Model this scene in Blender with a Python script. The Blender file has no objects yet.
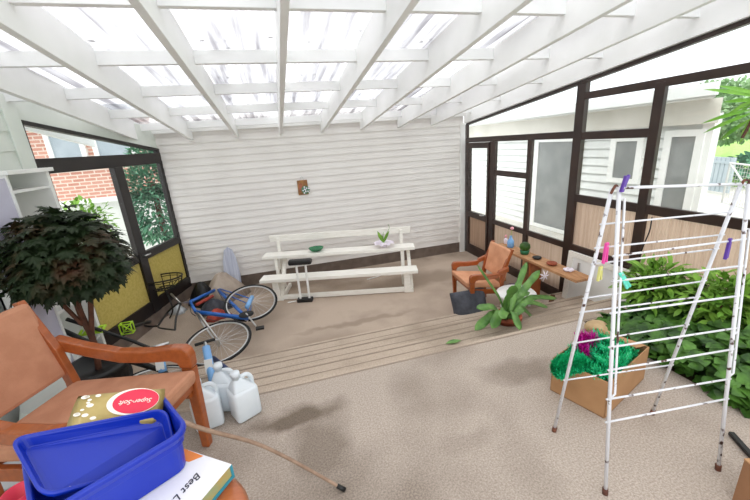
import bpy, bmesh, math, random
from mathutils import Vector, Matrix
random.seed(7)
PI = math.pi
scn = bpy.context.scene
COL = scn.collection
V = Vector

# ------------------------------------------------------------------ camera
F, PITCH, ROLL, YAW, H = 350.17, 0.297635, -0.0726316, 0.2525274, 2.1
cp, sp = math.cos(PITCH), math.sin(PITCH)
fwd = V((math.sin(YAW)*cp, math.cos(YAW)*cp, -sp)); rt = V((math.cos(YAW), -math.sin(YAW), 0)); up = rt.cross(fwd)
r2 = rt*math.cos(ROLL)+up*math.sin(ROLL); u2 = -rt*math.sin(ROLL)+up*math.cos(ROLL)
CAM = V((0, 0, H))
cam = bpy.data.objects.new('camera', bpy.data.cameras.new('camera')); COL.objects.link(cam)
cam.data.sensor_width = 36; cam.data.lens = F/750*36; cam.data.clip_start = .02; cam.data.clip_end = 300
m = Matrix((r2, u2, -fwd)).transposed().to_4x4(); m.translation = CAM
cam.matrix_world = m
scn.camera = cam
def ray(x, y): return fwd+r2*((x-375)/F)-u2*((y-250)/F)
def atz(x, y, z): d = ray(x, y); return CAM+d*((z-H)/d.z)      # point of a survey line at height z
def aty(x, y, Y): d = ray(x, y); return CAM+d*(Y/d.y)
def atx(x, y, X): d = ray(x, y); return CAM+d*(X/d.x)

# ------------------------------------------------------------------ materials
def lin(c):
    if isinstance(c, str): c = [int(c[i:i+2], 16)/255 for i in (0, 2, 4)]
    return tuple(((x/12.92) if x <= .04045 else ((x+.055)/1.055)**2.4) for x in c)+(1,)
class NT:
    def __init__(s, name):
        s.m = bpy.data.materials.new(name); s.m.use_nodes = True; s.t = s.m.node_tree; s.n = s.t.nodes; s.b = s.n['Principled BSDF']
    def add(s, t, **k):
        n = s.n.new(t)
        for a, v in k.items(): setattr(n, a, v)
        return n
    def l(s, a, b): s.t.links.new(a, b)
def mat(name, col, rough=.6, col2=None, scale=6, detail=4, bump=0, bscale=None, metal=0, spec=None, stretch=None, lo=.35, hi=.65, coat=0, sss=0, trans=0):
    T = NT(name); b = T.b
    b.inputs['Base Color'].default_value = lin(col); b.inputs['Roughness'].default_value = rough; b.inputs['Metallic'].default_value = metal
    if spec is not None: b.inputs['Specular IOR Level'].default_value = spec
    if coat: b.inputs['Coat Weight'].default_value = coat
    if trans: b.inputs['Transmission Weight'].default_value = trans
    tc = T.add('ShaderNodeTexCoord'); src = tc.outputs['Object']
    if stretch:
        mp = T.add('ShaderNodeMapping'); mp.inputs['Scale'].default_value = stretch; T.l(src, mp.inputs['Vector']); src = mp.outputs['Vector']
    if col2:
        n = T.add('ShaderNodeTexNoise'); n.inputs['Scale'].default_value = scale; n.inputs['Detail'].default_value = detail; T.l(src, n.inputs['Vector'])
        r = T.add('ShaderNodeValToRGB'); r.color_ramp.elements[0].position = lo; r.color_ramp.elements[1].position = hi
        r.color_ramp.elements[0].color = lin(col); r.color_ramp.elements[1].color = lin(col2)
        T.l(n.outputs['Fac'], r.inputs['Fac']); T.l(r.outputs['Color'], b.inputs['Base Color'])
    if bump:
        n = T.add('ShaderNodeTexNoise'); n.inputs['Scale'].default_value = bscale or scale*3; n.inputs['Detail'].default_value = 3; T.l(src, n.inputs['Vector'])
        bp = T.add('ShaderNodeBump'); bp.inputs['Strength'].default_value = bump; bp.inputs['Distance'].default_value = .01
        T.l(n.outputs['Fac'], bp.inputs['Height']); T.l(bp.outputs['Normal'], b.inputs['Normal'])
    return T.m
M = {}
M['white'] = mat('white paint', 'f0f0ee', .5, 'e6e7e4', 3)
M['rafter'] = mat('rafter paint', 'f2f3f3', .5, 'e4e6e4', 2.2, lo=.3, hi=.75, bump=.1, bscale=30)
M['siding'] = mat('siding paint', 'e9e6e2', .45, 'dedad6', 2.5, lo=.3, hi=.8)
M['siding_left'] = mat('siding paint left', 'dfe4de', .5, 'd3dad3', 3)
M['siding_out'] = mat('siding paint outside', 'dfe1df', .6, 'd6d8d6', 3)
M['plinth'] = mat('plinth', '77695f', .8, '65584f', 8, bump=.2)
M['frame'] = mat('dark window frame', '38261f', .38, '2b1d19', 4, bump=.05)
M['frame_black'] = mat('near black frame', '221a18', .4, '191414', 4)
M['benchwhite'] = mat('bench paint', 'f3f1ea', .5, 'e4e0d6', 9, stretch=(1, 8, 8), lo=.4, hi=.8)
M['orangewood'] = mat('varnished orange wood', 'a35628', .3, '924a20', 5, stretch=(1.2, 8, 8), coat=.3)
M['redwood'] = mat('table wood', 'b5683a', .3, '9c5026', 9, stretch=(1, 6, 1), coat=.4)
M['plankwood'] = mat('raw plank', 'c2936a', .6, 'a87850', 9, stretch=(6, 1, 6))
M['fabric'] = mat('tan rose fabric', 'c08a6c', .9, 'b17b5e', 9, bump=.25, bscale=220)
M['fabric2'] = mat('peach vinyl', 'd9a07c', .7, 'c98e6a', 7, bump=.1, bscale=120)
M['blue'] = mat('blue plastic', '0b2aa2', .3, '0d30ac', 3)
M['bikeblue'] = mat('bicycle blue', '2469bd', .3, '1b56a5', 5)
M['skyblue'] = mat('light blue plastic', '7fb2e6', .4)
M['navy'] = mat('navy tube', '22335f', .4)
M['black'] = mat('black plastic', '151515', .5)
M['rubber'] = mat('rubber', '1f1f20', .8)
M['silver'] = mat('silver metal', 'c9c9c9', .3, metal=.9)
M['rackwhite'] = mat('white coated tube', 'dfe0e5', .4, '4a2c24', 26, detail=2, lo=.62, hi=.68)
M['rust'] = mat('rust', '4a2a22', .8, '7b4a34', 30)
M['jug'] = mat('milky jug plastic', 'e2e8ec', .35, 'd6dfe5', 4)
M['jug'].node_tree.nodes['Principled BSDF'].inputs['Subsurface Weight'].default_value = .3
M['jug'].node_tree.nodes['Principled BSDF'].inputs['Subsurface Radius'].default_value = (.05, .05, .05)
M['card'] = mat('cardboard', 'b48a62', .85, 'a67c55', 5)
M['card_dark'] = mat('cardboard dark', '9a7050', .85, '8c6446', 5)
M['soil'] = mat('soil', '33261d', .95, '54402f', 20, bump=.6)
M['terracotta'] = mat('terracotta', '9a4f35', .8, '8a452e', 8)
M['darkcloth'] = mat('charcoal cloth', '52555d', .9, '383a42', 9, bump=.4, bscale=40)
M['greycloth'] = mat('taupe cloth', 'b3a598', .9, 'a09285', 6, bump=.3, bscale=30)
M['mauvecloth'] = mat('mauve cloth', '6f5a66', .9, '4a3d48', 12, bump=.3, bscale=40)
M['redcloth'] = mat('red cloth', 'b04a3c', .9, '8f3a30', 12)
M['greenglass'] = mat('green ceramic', '2f7a52', .25, '296b49', 6)
M['lime'] = mat('lime plastic', 'b4dd2e', .4, 'a5cf28', 5)
M['purple'] = mat('purple plastic', '5b3a9a', .4)
M['pink'] = mat('pink plastic', 'ee4fa8', .4)
M['yellow'] = mat('pale yellow plastic', 'e0dd8a', .4)
M['teal'] = mat('teal plastic', '5fd3bb', .4)
M['rock'] = mat('sandstone', 'c7ad86', .9, 'ab8f69', 9, bump=.6)
M['gold'] = mat('gold packet', 'b9a468', .28, 'a18c4f', 14, metal=.15)
M['packwhite'] = mat('packet white', 'f4efe2', .4)
M['packred'] = mat('packet red', 'd92b4a', .4)
M['bookwhite'] = mat('book cover', 'f2f1f4', .4)
M['bookteal'] = mat('book teal', '2f8ba0', .5)
M['bookpages'] = mat('box side', 'b59a55', .6, '8fa07a', 18)
M['bookorange'] = mat('book orange', 'f08a3c', .5)
M['ink'] = mat('ink', '3a3a44', .6)
M['plaque'] = mat('plaque wood', 'a9773f', .6, '7d5430', 14)
M['greybox'] = mat('pale grey plastic', 'c9ced2', .5)
M['lavender'] = mat('lavender paint', 'cdcbdc', .6, 'c2c0d2', 3)
M['stripe'] = mat('ironing board cloth', 'a9aec2', .8, 'c6cad8', 40, stretch=(1, .05, .05))
M['leafmaple'] = mat('dark maple leaf', '1d2b14', .55, '472a1b', 4.5, lo=.5, hi=.72, spec=.25)
M['leafgreen'] = mat('fresh leaf', '86b045', .5, '5c8a30', 7, spec=.3)
M['leafdark'] = mat('dark bed leaf', '26441a', .45, '5f8f38', 9, lo=.35, hi=.75, spec=.3)
M['leafrust'] = mat('rusty leaf', '7a4a2a', .6, '5c6a2a', 6)
M['leafcactus'] = mat('strap leaf', '446f30', .45, '6f9c4c', 9)
M['leaflight'] = mat('bright leaf', '8cc63c', .5, '6cae3a', 6)
M['bark'] = mat('reddish bark', '6a3f2a', .85, '4a2c20', 14, bump=.4)
M['tinselgreen'] = mat('green tinsel', '2fd093', .3, '12a868', 60, metal=.1)
M['tinselpink'] = mat('magenta tinsel', 'd022a4', .3, 'b81a8f', 60, metal=.3)
M['flower'] = mat('pale flower', 'efe6f2', .5)
M['flowerpink'] = mat('pink flower', 'f2a9b4', .5)
M['dirtleaf'] = mat('dead leaf', '3c3430', .9)
M['stick'] = mat('cane wood', 'a58a74', .6, '8a6f5b', 20, stretch=(1, 1, 1))
M['concrete'] = mat('concrete', 'd9d6cf', .9, 'c8c4bb', 2, bump=.1)
M['lawn'] = mat('lawn', '9cc268', .95, '86b055', 4)
M['treefar'] = mat('far tree leaf', '7fa070', .8, '96b489', 3)
M['bush'] = mat('bush leaf', '40705a', .8, '5f9070', 3, spec=.2)
M['greywall'] = mat('grey screen', '8f9190', .7, '7f8281', 3)
M['greenfence'] = mat('blue grey fence', 'a6b1b9', .7)
M['roofgrey'] = mat('grey roof', 'a9b3bc', .7, '98a3ad', 3)
M['soffit'] = mat('soffit cream', 'e6e2da', .7, 'd9d5cb', 2)

def carpet(name, a, b, stain):
    T = NT(name); bs = T.b; bs.inputs['Roughness'].default_value = .95; bs.inputs['Specular IOR Level'].default_value = .15
    g = T.add('ShaderNodeNewGeometry'); P = g.outputs['Position']
    n = T.add('ShaderNodeTexNoise'); n.inputs['Scale'].default_value = 110; n.inputs['Detail'].default_value = 4; n.inputs['Roughness'].default_value = .7; T.l(P, n.inputs['Vector'])
    r = T.add('ShaderNodeValToRGB'); r.color_ramp.elements[0].position = .36; r.color_ramp.elements[1].position = .64
    r.color_ramp.elements[0].color = lin(a); r.color_ramp.elements[1].color = lin(b); T.l(n.outputs['Fac'], r.inputs['Fac'])
    n2 = T.add('ShaderNodeTexNoise'); n2.inputs['Scale'].default_value = 1.1; n2.inputs['Detail'].default_value = 5; T.l(P, n2.inputs['Vector'])
    r2_ = T.add('ShaderNodeValToRGB'); r2_.color_ramp.elements[0].position = .5; r2_.color_ramp.elements[1].position = .75
    r2_.color_ramp.elements[0].color = (0, 0, 0, 1); r2_.color_ramp.elements[1].color = (.6, .6, .6, 1); T.l(n2.outputs['Fac'], r2_.inputs['Fac'])
    prev = r2_.outputs['Color']
    # individual stains: centre x, y, radius x, radius y
    for cx, cy, rx, ry, k in stain:
        mp = T.add('ShaderNodeMapping'); mp.inputs['Location'].default_value = (-cx/rx, -cy/ry, 0); mp.inputs['Scale'].default_value = (1/rx, 1/ry, 0)
        nn = T.add('ShaderNodeTexNoise'); nn.inputs['Scale'].default_value = 5; T.l(P, nn.inputs['Vector'])
        vm = T.add('ShaderNodeVectorMath', operation='MULTIPLY_ADD'); vm.inputs[1].default_value = (.25, .25, 0); T.l(nn.outputs['Color'], vm.inputs[0]); T.l(P, vm.inputs[2])
        T.l(vm.outputs[0], mp.inputs['Vector'])
        ln = T.add('ShaderNodeVectorMath', operation='LENGTH'); T.l(mp.outputs[0], ln.inputs[0])
        mr = T.add('ShaderNodeMapRange'); mr.inputs['From Min'].default_value = .5; mr.inputs['From Max'].default_value = 1.2; mr.inputs['To Min'].default_value = k; mr.inputs['To Max'].default_value = 0
        T.l(ln.outputs['Value'], mr.inputs['Value'])
        mx = T.add('ShaderNodeMath', operation='MAXIMUM'); T.l(prev, mx.inputs[0]); T.l(mr.outputs[0], mx.inputs[1]); prev = mx.outputs[0]
    mi = T.add('ShaderNodeMix', data_type='RGBA', blend_type='MULTIPLY'); T.l(prev, mi.inputs['Factor']); T.l(r.outputs['Color'], mi.inputs['A']); mi.inputs['B'].default_value = lin('8d8478')
    T.l(mi.outputs['Result'], bs.inputs['Base Color'])
    bp = T.add('ShaderNodeBump'); bp.inputs['Strength'].default_value = .5; bp.inputs['Distance'].default_value = .008; T.l(n.outputs['Fac'], bp.inputs['Height']); T.l(bp.outputs['Normal'], bs.inputs['Normal'])
    return T.m
M['floor_up'] = carpet('upper carpet', '9b8f84', 'c5b8ac', [(.02, 2.0, .3, .12, .8), (.15, 1.72, .2, .3, .55), (1.55, 1.9, .3, .14, .45), (.9, 1.5, .25, .1, .25)])
M['floor_low'] = carpet('lower floor', 'ad9c8d', 'c4b3a3', [(.9, 3.95, .9, .07, .4), (.4, 3.6, .5, .3, .3), (2.0, 4.9, 1.2, .3, .45), (-.6, 4.6, .8, .8, .35), (0, 5.6, 2.5, .3, .5)])
M['step'] = carpet('step carpet', 'b0a090', 'c8b8a7', [(2.3, 2.8, .6, .5, .5)])

M['shade_rib'] = mat('step groove', '8d7f72', .9, '998a7c', 9)  # dark tone for the painted nosing shade lines and the tread ribs
def glassmat(name, tint=(1, 1, 1, 1), refl=.1):
    T = NT(name); T.n.remove(T.b); o = T.n['Material Output']
    tr = T.add('ShaderNodeBsdfTransparent'); tr.inputs['Color'].default_value = tint
    gl = T.add('ShaderNodeBsdfGlossy'); gl.inputs['Roughness'].default_value = .02
    lw = T.add('ShaderNodeLayerWeight'); lw.inputs['Blend'].default_value = .5
    pw = T.add('ShaderNodeMath', operation='POWER'); pw.inputs[1].default_value = 5; T.l(lw.outputs['Facing'], pw.inputs[0])
    fr = T.add('ShaderNodeMath', operation='MULTIPLY_ADD'); fr.inputs[1].default_value = .5; fr.inputs[2].default_value = .02; T.l(pw.outputs[0], fr.inputs[0])
    mx = T.add('ShaderNodeMixShader'); T.l(fr.outputs[0], mx.inputs['Fac']); T.l(tr.outputs[0], mx.inputs[1]); T.l(gl.outputs[0], mx.inputs[2]); T.l(mx.outputs[0], o.inputs['Surface'])
    return T.m
M['glass'] = glassmat('clear glass', (.97, .985, .98, 1))
def translucent(name, c1, c2, clear, scale, stretch, lo=.4, hi=.6):
    T = NT(name); T.n.remove(T.b); o = T.n['Material Output']
    g = T.add('ShaderNodeTexCoord'); mp = T.add('ShaderNodeMapping'); mp.inputs['Scale'].default_value = stretch; T.l(g.outputs['Object'], mp.inputs[0])
    n = T.add('ShaderNodeTexNoise'); n.inputs['Scale'].default_value = scale; n.inputs['Detail'].default_value = 5; T.l(mp.outputs[0], n.inputs['Vector'])
    r = T.add('ShaderNodeValToRGB'); r.color_ramp.elements[0].position = lo; r.color_ramp.elements[1].position = hi
    r.color_ramp.elements[0].color = lin(c1); r.color_ramp.elements[1].color = lin(c2); T.l(n.outputs['Fac'], r.inputs['Fac'])
    tl = T.add('ShaderNodeBsdfTranslucent'); df = T.add('ShaderNodeBsdfDiffuse'); tr = T.add('ShaderNodeBsdfTransparent')
    for q in (tl, df, tr): T.l(r.outputs['Color'], q.inputs['Color'])
    a = T.add('ShaderNodeMixShader'); a.inputs[0].default_value = .45; T.l(tl.outputs[0], a.inputs[1]); T.l(df.outputs[0], a.inputs[2])
    b = T.add('ShaderNodeMixShader'); b.inputs[0].default_value = clear; T.l(a.outputs[0], b.inputs[1]); T.l(tr.outputs[0], b.inputs[2]); T.l(b.outputs[0], o.inputs['Surface'])
    return T.m
M['roofing'] = translucent('clear corrugated sheet', '98969a', 'f4f4f6', .58, 1.0, (14, .8, 1), .32, .6)
M['beige_panel'] = translucent('beige fluted panel', 'bfa896', 'cbb6a4', .0, 2, (1, 20, 1))
M['yellow_panel'] = translucent('mustard obscure panel', 'b8ad72', 'c4b981', .0, 40, (1, 1, 1))

def brick(name):
    T = NT(name); b = T.add('ShaderNodeTexBrick'); b.inputs['Color1'].default_value = lin('c99484'); b.inputs['Color2'].default_value = lin('b87e6e'); b.inputs['Mortar'].default_value = lin('d8c6ba')
    b.inputs['Scale'].default_value = 1; b.inputs['Mortar Size'].default_value = .012; b.inputs['Brick Width'].default_value = .22; b.inputs['Row Height'].default_value = .075
    tc = T.add('ShaderNodeTexCoord'); s = T.add('ShaderNodeSeparateXYZ'); c = T.add('ShaderNodeCombineXYZ')
    T.l(tc.outputs['Object'], s.inputs[0]); T.l(s.outputs['X'], c.inputs['X']); T.l(s.outputs['Z'], c.inputs['Y']); T.l(c.outputs[0], b.inputs['Vector'])
    T.l(b.outputs['Color'], T.b.inputs['Base Color']); T.b.inputs['Roughness'].default_value = .9
    return T.m
M['brick'] = brick('red brick')

# ------------------------------------------------------------------ mesh building
class B:
    def __init__(s): s.bm = bmesh.new()
    def faces(s, vs, fs):
        v = [s.bm.verts.new(p) for p in vs]
        for f in fs:
            try: s.bm.faces.new([v[i] for i in f])
            except ValueError: pass
        return v
    def hexa(s, p):      # 8 corner points, bottom ring then top ring
        s.faces(p, [(3, 2, 1, 0), (4, 5, 6, 7), (0, 1, 5, 4), (1, 2, 6, 5), (2, 3, 7, 6), (3, 0, 4, 7)])
    def box(s, x0, x1, y0, y1, z0, z1, mt=None):
        p = [V(q) for q in ((x0, y0, z0), (x1, y0, z0), (x1, y1, z0), (x0, y1, z0), (x0, y0, z1), (x1, y0, z1), (x1, y1, z1), (x0, y1, z1))]
        if mt: p = [mt@q for q in p]
        s.hexa(p); return s
    def bar(s, a, b, w, h, upv=(0, 0, 1)):     # rectangular bar from a to b
        a, b = V(a), V(b); d = (b-a).normalized(); u = V(upv)
        if abs(d.dot(u)) > .98: u = V((0, 1, 0))
        x = d.cross(u).normalized(); u = x.cross(d).normalized()
        p = []
        for c in (a, b):
            for i, j in ((-1, -1), (1, -1), (1, 1), (-1, 1)): p.append(c+x*(w/2*i)+u*(h/2*j))
        s.faces(p, [(3, 2, 1, 0), (4, 5, 6, 7), (0, 1, 5, 4), (1, 2, 6, 5), (2, 3, 7, 6), (3, 0, 4, 7)]); return s
    def tube(s, pts, r, n=8, closed=False, flat=None):
        pts = [V(p) for p in pts]; k = len(pts); rings = []
        rr = r if isinstance(r, (list, tuple)) else [r]*k
        prev = None
        for i, p in enumerate(pts):
            if closed: d = pts[(i+1) % k]-pts[i-1]
            else: d = pts[min(i+1, k-1)]-pts[max(i-1, 0)]
            d.normalize()
            if prev is None:
                u = V((0, 0, 1)) if abs(d.z) < .9 else V((1, 0, 0)); x = d.cross(u).normalized()
            else: x = (prev-d*prev.dot(d)).normalized()
            prev = x; y = d.cross(x)
            if flat: ring = [s.bm.verts.new(p+x*math.cos(2*PI*j/n)*rr[i]+y*math.sin(2*PI*j/n)*rr[i]*flat) for j in range(n)]
            else: ring = [s.bm.verts.new(p+x*math.cos(2*PI*j/n)*rr[i]+y*math.sin(2*PI*j/n)*rr[i]) for j in range(n)]
            rings.append(ring)
        m_ = k if closed else k-1
        for i in range(m_):
            a, b = rings[i], rings[(i+1) % k]
            for j in range(n):
                try: s.bm.faces.new((a[j], a[(j+1) % n], b[(j+1) % n], b[j]))
                except ValueError: pass
        if not closed:
            s.bm.faces.new(rings[0][::-1]); s.bm.faces.new(rings[-1])
        return s
    def lathe(s, prof, c=(0, 0, 0), n=24, mt=None, sx=1, sy=1):
        rings = []
        for r, z in prof:
            ring = []
            for j in range(n):
                p = V((r*sx*math.cos(2*PI*j/n), r*sy*math.sin(2*PI*j/n), z))
                if mt: p = mt@p
                ring.append(s.bm.verts.new(p+V(c)))
            rings.append(ring)
        for a, b in zip(rings, rings[1:]):
            for j in range(n): s.bm.faces.new((a[j], a[(j+1) % n], b[(j+1) % n], b[j]))
        s.bm.faces.new(rings[0][::-1]); s.bm.faces.new(rings[-1]); return s
    def prism(s, prof, t, mt):   # 2D outline extruded by t, mapped through matrix (x,y outline; z thickness)
        n = len(prof); p = [mt@V((a, b, -t/2)) for a, b in prof]+[mt@V((a, b, t/2)) for a, b in prof]
        v = [s.bm.verts.new(q) for q in p]
        s.bm.faces.new(v[:n][::-1]); s.bm.faces.new(v[n:])
        for i in range(n): s.bm.faces.new((v[i], v[(i+1) % n], v[n+(i+1) % n], v[n+i]))
        return s
    def done(s, name, m, parent=None, loc=None, smooth=False, bevel=0, sub=0, **tags):
        bmesh.ops.recalc_face_normals(s.bm, faces=s.bm.faces)
        me = bpy.data.meshes.new(name); s.bm.to_mesh(me); s.bm.free()
        o = bpy.data.objects.new(name, me); COL.objects.link(o); me.materials.append(M[m] if isinstance(m, str) else m)
        if parent:
            o.parent = parent
        if loc is not None: o.location = loc
        if smooth:
            for p in me.polygons: p.use_smooth = True
        if bevel:
            b = o.modifiers.new('bevel', 'BEVEL'); b.width = bevel; b.segments = 2; b.limit_method = 'ANGLE'; b.angle_limit = .6
        if sub:
            b = o.modifiers.new('sub', 'SUBSURF'); b.levels = sub; b.render_levels = sub
        for k, v in tags.items(): o[k] = v
        return o
def tag(o, label=None, cat=None, group=None, kind=None):
    if label: o['label'] = label
    if cat: o['category'] = cat
    if group: o['group'] = group
    if kind: o['kind'] = kind
    return o
def thing(name, label, cat, loc=(0, 0, 0), rz=0, group=None):
    o = bpy.data.objects.new(name, None); COL.objects.link(o); o.empty_display_size = .1
    o.location = loc; o.rotation_euler = (0, 0, rz)
    return tag(o, label, cat, group)
def struct(b, name, m, **k): o = b.done(name, m, **k); o['kind'] = 'structure'; return o
def arc(c, r, a0, a1, n, ax=V((1, 0, 0)), ay=V((0, 0, 1))):
    c = V(c); return [c+ax*(r*math.cos(a0+(a1-a0)*i/n))+ay*(r*math.sin(a0+(a1-a0)*i/n)) for i in range(n+1)]
def spline(pts, n=8):
    pts = [V(p) for p in pts]; out = []
    for i in range(len(pts)-1):
        p0, p1, p2, p3 = pts[max(i-1, 0)], pts[i], pts[i+1], pts[min(i+2, len(pts)-1)]
        for k in range(n):
            t = k/n
            out.append(.5*((2*p1)+(p2-p0)*t+(2*p0-5*p1+4*p2-p3)*t*t+(3*p1-p0-3*p2+p3)*t**3))
    return out+[pts[-1]]
def text(name, s, size, m, mtx, parent, depth=.0006, shear=.25):
    cu = bpy.data.curves.new(name, 'FONT'); cu.body = s; cu.size = size; cu.extrude = depth; cu.shear = shear; cu.align_x = 'CENTER'; cu.align_y = 'CENTER'; cu.offset = 0
    t = bpy.data.objects.new(name, cu); COL.objects.link(t)
    dg = bpy.context.evaluated_depsgraph_get(); me = bpy.data.meshes.new_from_object(t.evaluated_get(dg)); bpy.data.objects.remove(t)
    me.transform(mtx); me.materials.clear(); me.materials.append(M[m])
    o = bpy.data.objects.new(name, me); COL.objects.link(o); o.parent = parent
    return o
def frame_mtx(o, x, y):
    x = V(x).normalized(); z = x.cross(V(y)).normalized(); y = z.cross(x)
    m_ = Matrix((x, y, z)).transposed().to_4x4(); m_.translation = V(o); return m_

# ------------------------------------------------------------------ the setting
YB, XR, XL = 5.75, 3.27, -1.55
SL = .1148                               # roof slope
def zr(y, c=2.30): return c+SL*(YB-y)    # underside of rafters at depth y
# floors and steps
struct(B().box(-6, XR+.06, 3.3, YB+.2, -.12, 0), 'floor_lower', 'floor_low')
struct(B().box(-6, 2.36, -1.2, 2.2075, -.1, .5), 'floor_upper', 'floor_up')
b = B(); ys = [2.2075, 2.573, 2.941, 3.32]
for i, z in enumerate((.375, .25, .125)):
    b.box(-2.1, XR-.02, ys[i], ys[i+1]+.02, 0, z)
for i, z in enumerate((.5, .375, .25, .125)):      # nosing strips
    y = ys[i]; b.box(-2.1, XR-.02 if i else 2.36, y-.018, y+.012, z-.035, z+.006)
struct(b, 'floor_steps', 'step', bevel=.004)
b = B()                                            # dark strip behind each nosing paints in its shade line; mid tread ribs follow
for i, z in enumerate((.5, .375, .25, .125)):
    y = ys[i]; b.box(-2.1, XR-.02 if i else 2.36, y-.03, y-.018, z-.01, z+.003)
struct(b, 'trim_nosing_shade', 'shade_rib')
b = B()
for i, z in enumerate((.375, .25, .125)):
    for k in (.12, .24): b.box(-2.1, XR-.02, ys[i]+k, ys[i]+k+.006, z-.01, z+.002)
struct(b, 'trim_6', 'shade_rib')
# right floor edge board of the planting bed
# back wall: lapped weatherboards
def siding(n0, m, p0, p1, z0, z1, e, out, zfun=None, th=.016):
    """lap siding between plan points p0 and p1; out = unit normal into view"""
    p0, p1, out = V((*p0, 0)), V((*p1, 0)), V((*out, 0)); b = B(); z = z0
    while z < z1-.001:
        zt = min(z+e, z1)
        for a in (0,):
            ztA = zt if not zfun else min(zt, zfun(p0)); ztB = zt if not zfun else min(zt, zfun(p1))
            q = [p0+out*th+V((0, 0, z)), p1+out*th+V((0, 0, z)), p1+V((0, 0, z)), p0+V((0, 0, z)),
                 p0+out*.003+V((0, 0, max(ztA, z))), p1+out*.003+V((0, 0, max(ztB, z))), p1+V((0, 0, max(ztB, z))), p0+V((0, 0, max(ztA, z)))]
            b.hexa(q)
        z += e
    return struct(b, n0, m)
siding('wall_back', 'siding', (XL-.02, YB), (XR-.08, YB), .19, 2.62, .104, (0, -1), th=.017)
struct(B().box(XL-.03, XR-.06, YB, YB+.1, 0, 2.6), 'wall_back_core', 'siding')
struct(B().box(XL-.01, XR-.12, YB-.005, YB+.02, 0, .19), 'baseboard_back', 'plinth')
struct(B().box(XR-.13, XR-.04, YB-.04, YB+.02, .0, 2.3), 'trim_1', 'white')
struct(B().box(XL-.02, XR, YB-.05, YB, 2.42, 2.50), 'trim_2', 'white')

# roof
xs = [-2.3, -1.68, -1.09, -.475, .15, .775, 1.40, 2.03, 2.62, 3.24]
for x in xs:
    b = B(); y0, y1 = -1.2, YB-.01; w = .022
    b.hexa([V((x-w, y0, zr(y0))), V((x+w, y0, zr(y0))), V((x+w, y1, zr(y1))), V((x-w, y1, zr(y1))),
            V((x-w, y0, zr(y0)+.24)), V((x+w, y0, zr(y0)+.24)), V((x+w, y1, zr(y1)+.24)), V((x-w, y1, zr(y1)+.24))])
    r = b.done('roof_rafter', 'rafter', bevel=.003); r['kind'] = 'structure'
for y in (-.22, .60, 1.42, 2.24, 3.06, 3.88, 4.70, 5.50):
    for x0, x1 in zip(xs, xs[1:]):
        b = B().box(x0+.022, x1-.022, y, y+.045, zr(y)+.125, zr(y)+.215); r = b.done('roof_purlin', 'rafter', bevel=.002); r['kind'] = 'structure'
b = B(); N = 560; x0, x1 = -2.36, 3.36; rows = [-1.25, 1, 3, YB+.15]; grid = []
for y in rows:
    grid.append([b.bm.verts.new((x0+(x1-x0)*i/N, y, zr(y)+.235+.013*math.cos((x1-x0)*i/N/.076*2*PI))) for i in range(N+1)])
for a, c in zip(grid, grid[1:]):
    for i in range(N): b.bm.faces.new((a[i], a[i+1], c[i+1], c[i]))
o = b.done('ceiling_roofing', 'roofing', smooth=True); o['kind'] = 'structure'
b = B()                                              # leaf litter caught on the sheet
for i in range(150):
    y = random.choice([4.69, 5.49, 5.72, 5.3, 3.87, 3.05, 4.69, 3.87, 2.23]) - abs(random.gauss(0, .05)); x = random.uniform(-1.6, 2.2)
    if random.random() < .12: y = random.uniform(1.2, 5.2)
    s_ = random.uniform(.012, .028); a = random.uniform(0, 6); z = zr(y)+.255
    b.faces([(x+s_*math.cos(a+t)*k, y+s_*math.sin(a+t)*k, z+random.uniform(0, .006)) for t, k in ((0, 1.3), (1.2, .6), (2.5, 1), (3.6, .7), (5, 1.1))], [(0, 1, 2, 3, 4)])
tag(b.done('leaf_litter', 'dirtleaf'), 'dead leaf litter caught on top of the clear roofing', 'leaf litter', kind='stuff')

# ------------------------------------------------------------------ right window wall (plane X = XR)
def rbox(y0, y1, z0, z1, d=.05, off=0): return B().box(XR-.012+off, XR-.012+off+d, y0, y1, z0, z1)
def rwin(n, y0, y1, z0, z1, ztop=None, m='glass', th=.004):
    b = B(); zt = ztop or (lambda y: z1)
    b.hexa([V((XR+.02, y0, z0)), V((XR+.02+th, y0, z0)), V((XR+.02+th, y1, z0)), V((XR+.02, y1, z0)), V((XR+.02, y0, zt(y0))), V((XR+.02+th, y0, zt(y0))), V((XR+.02+th, y1, zt(y1))), V((XR+.02, y1, zt(y1)))])
    return struct(b, n, m)
fr = B()
def fb(y0, y1, z0, z1, d=.045):
    e = .0 if z1-z0 > y1-y0 else .004
    fr.box(XR-.015+e, XR-.015+d-e, y0, y1, z0, z1)
zt = lambda y: zr(y)-.0
# sloped top rail
fr.hexa([V((XR-.02, -1, zt(-1)-.035)), V((XR+.04, -1, zt(-1)-.035)), V((XR+.04, YB-.02, zt(YB)-.035)), V((XR-.02, YB-.02, zt(YB)-.035)),
         V((XR-.02, -1, zt(-1)+.0)), V((XR+.04, -1, zt(-1)+.0)), V((XR+.04, YB-.02, zt(YB)+.0)), V((XR-.02, YB-.02, zt(YB)+.0))])
fb(5.70, 5.76, 0, 2.28)                     # corner stile
fb(3.265, 3.38, 0, zt(3.3)-.02, .06)         # main post
fb(3.38, 5.70, 1.985, 2.065)                # transom, left bays
fb(3.38, 5.70, .0, .12)                    # sill
fb(4.86, 5.00, .1, 2.0, .05)                # door stiles
fb(4.05, 4.13, .1, 2.0)                     # stile between panes
fb(3.38, 4.86, .70, .775)                   # mid rail
fb(4.13, 4.86, 1.48, 1.56)                  # sash rail
fb(-1, 3.265, 2.38, 2.45)                   # high rail of right bays
fb(2.53, 3.265, 1.97, 2.05)
fb(2.44, 2.53, .05, 2.42)                   # stile
fb(-1, 3.265, 1.285, 1.37)                   # sill rail
fb(.35, .47, .05, 2.42)
fb(1.5, 3.265, .70, .775)
fb(-1, 3.265, .0, .10)
struct(fr, 'window_1', 'frame', bevel=.004)
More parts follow.
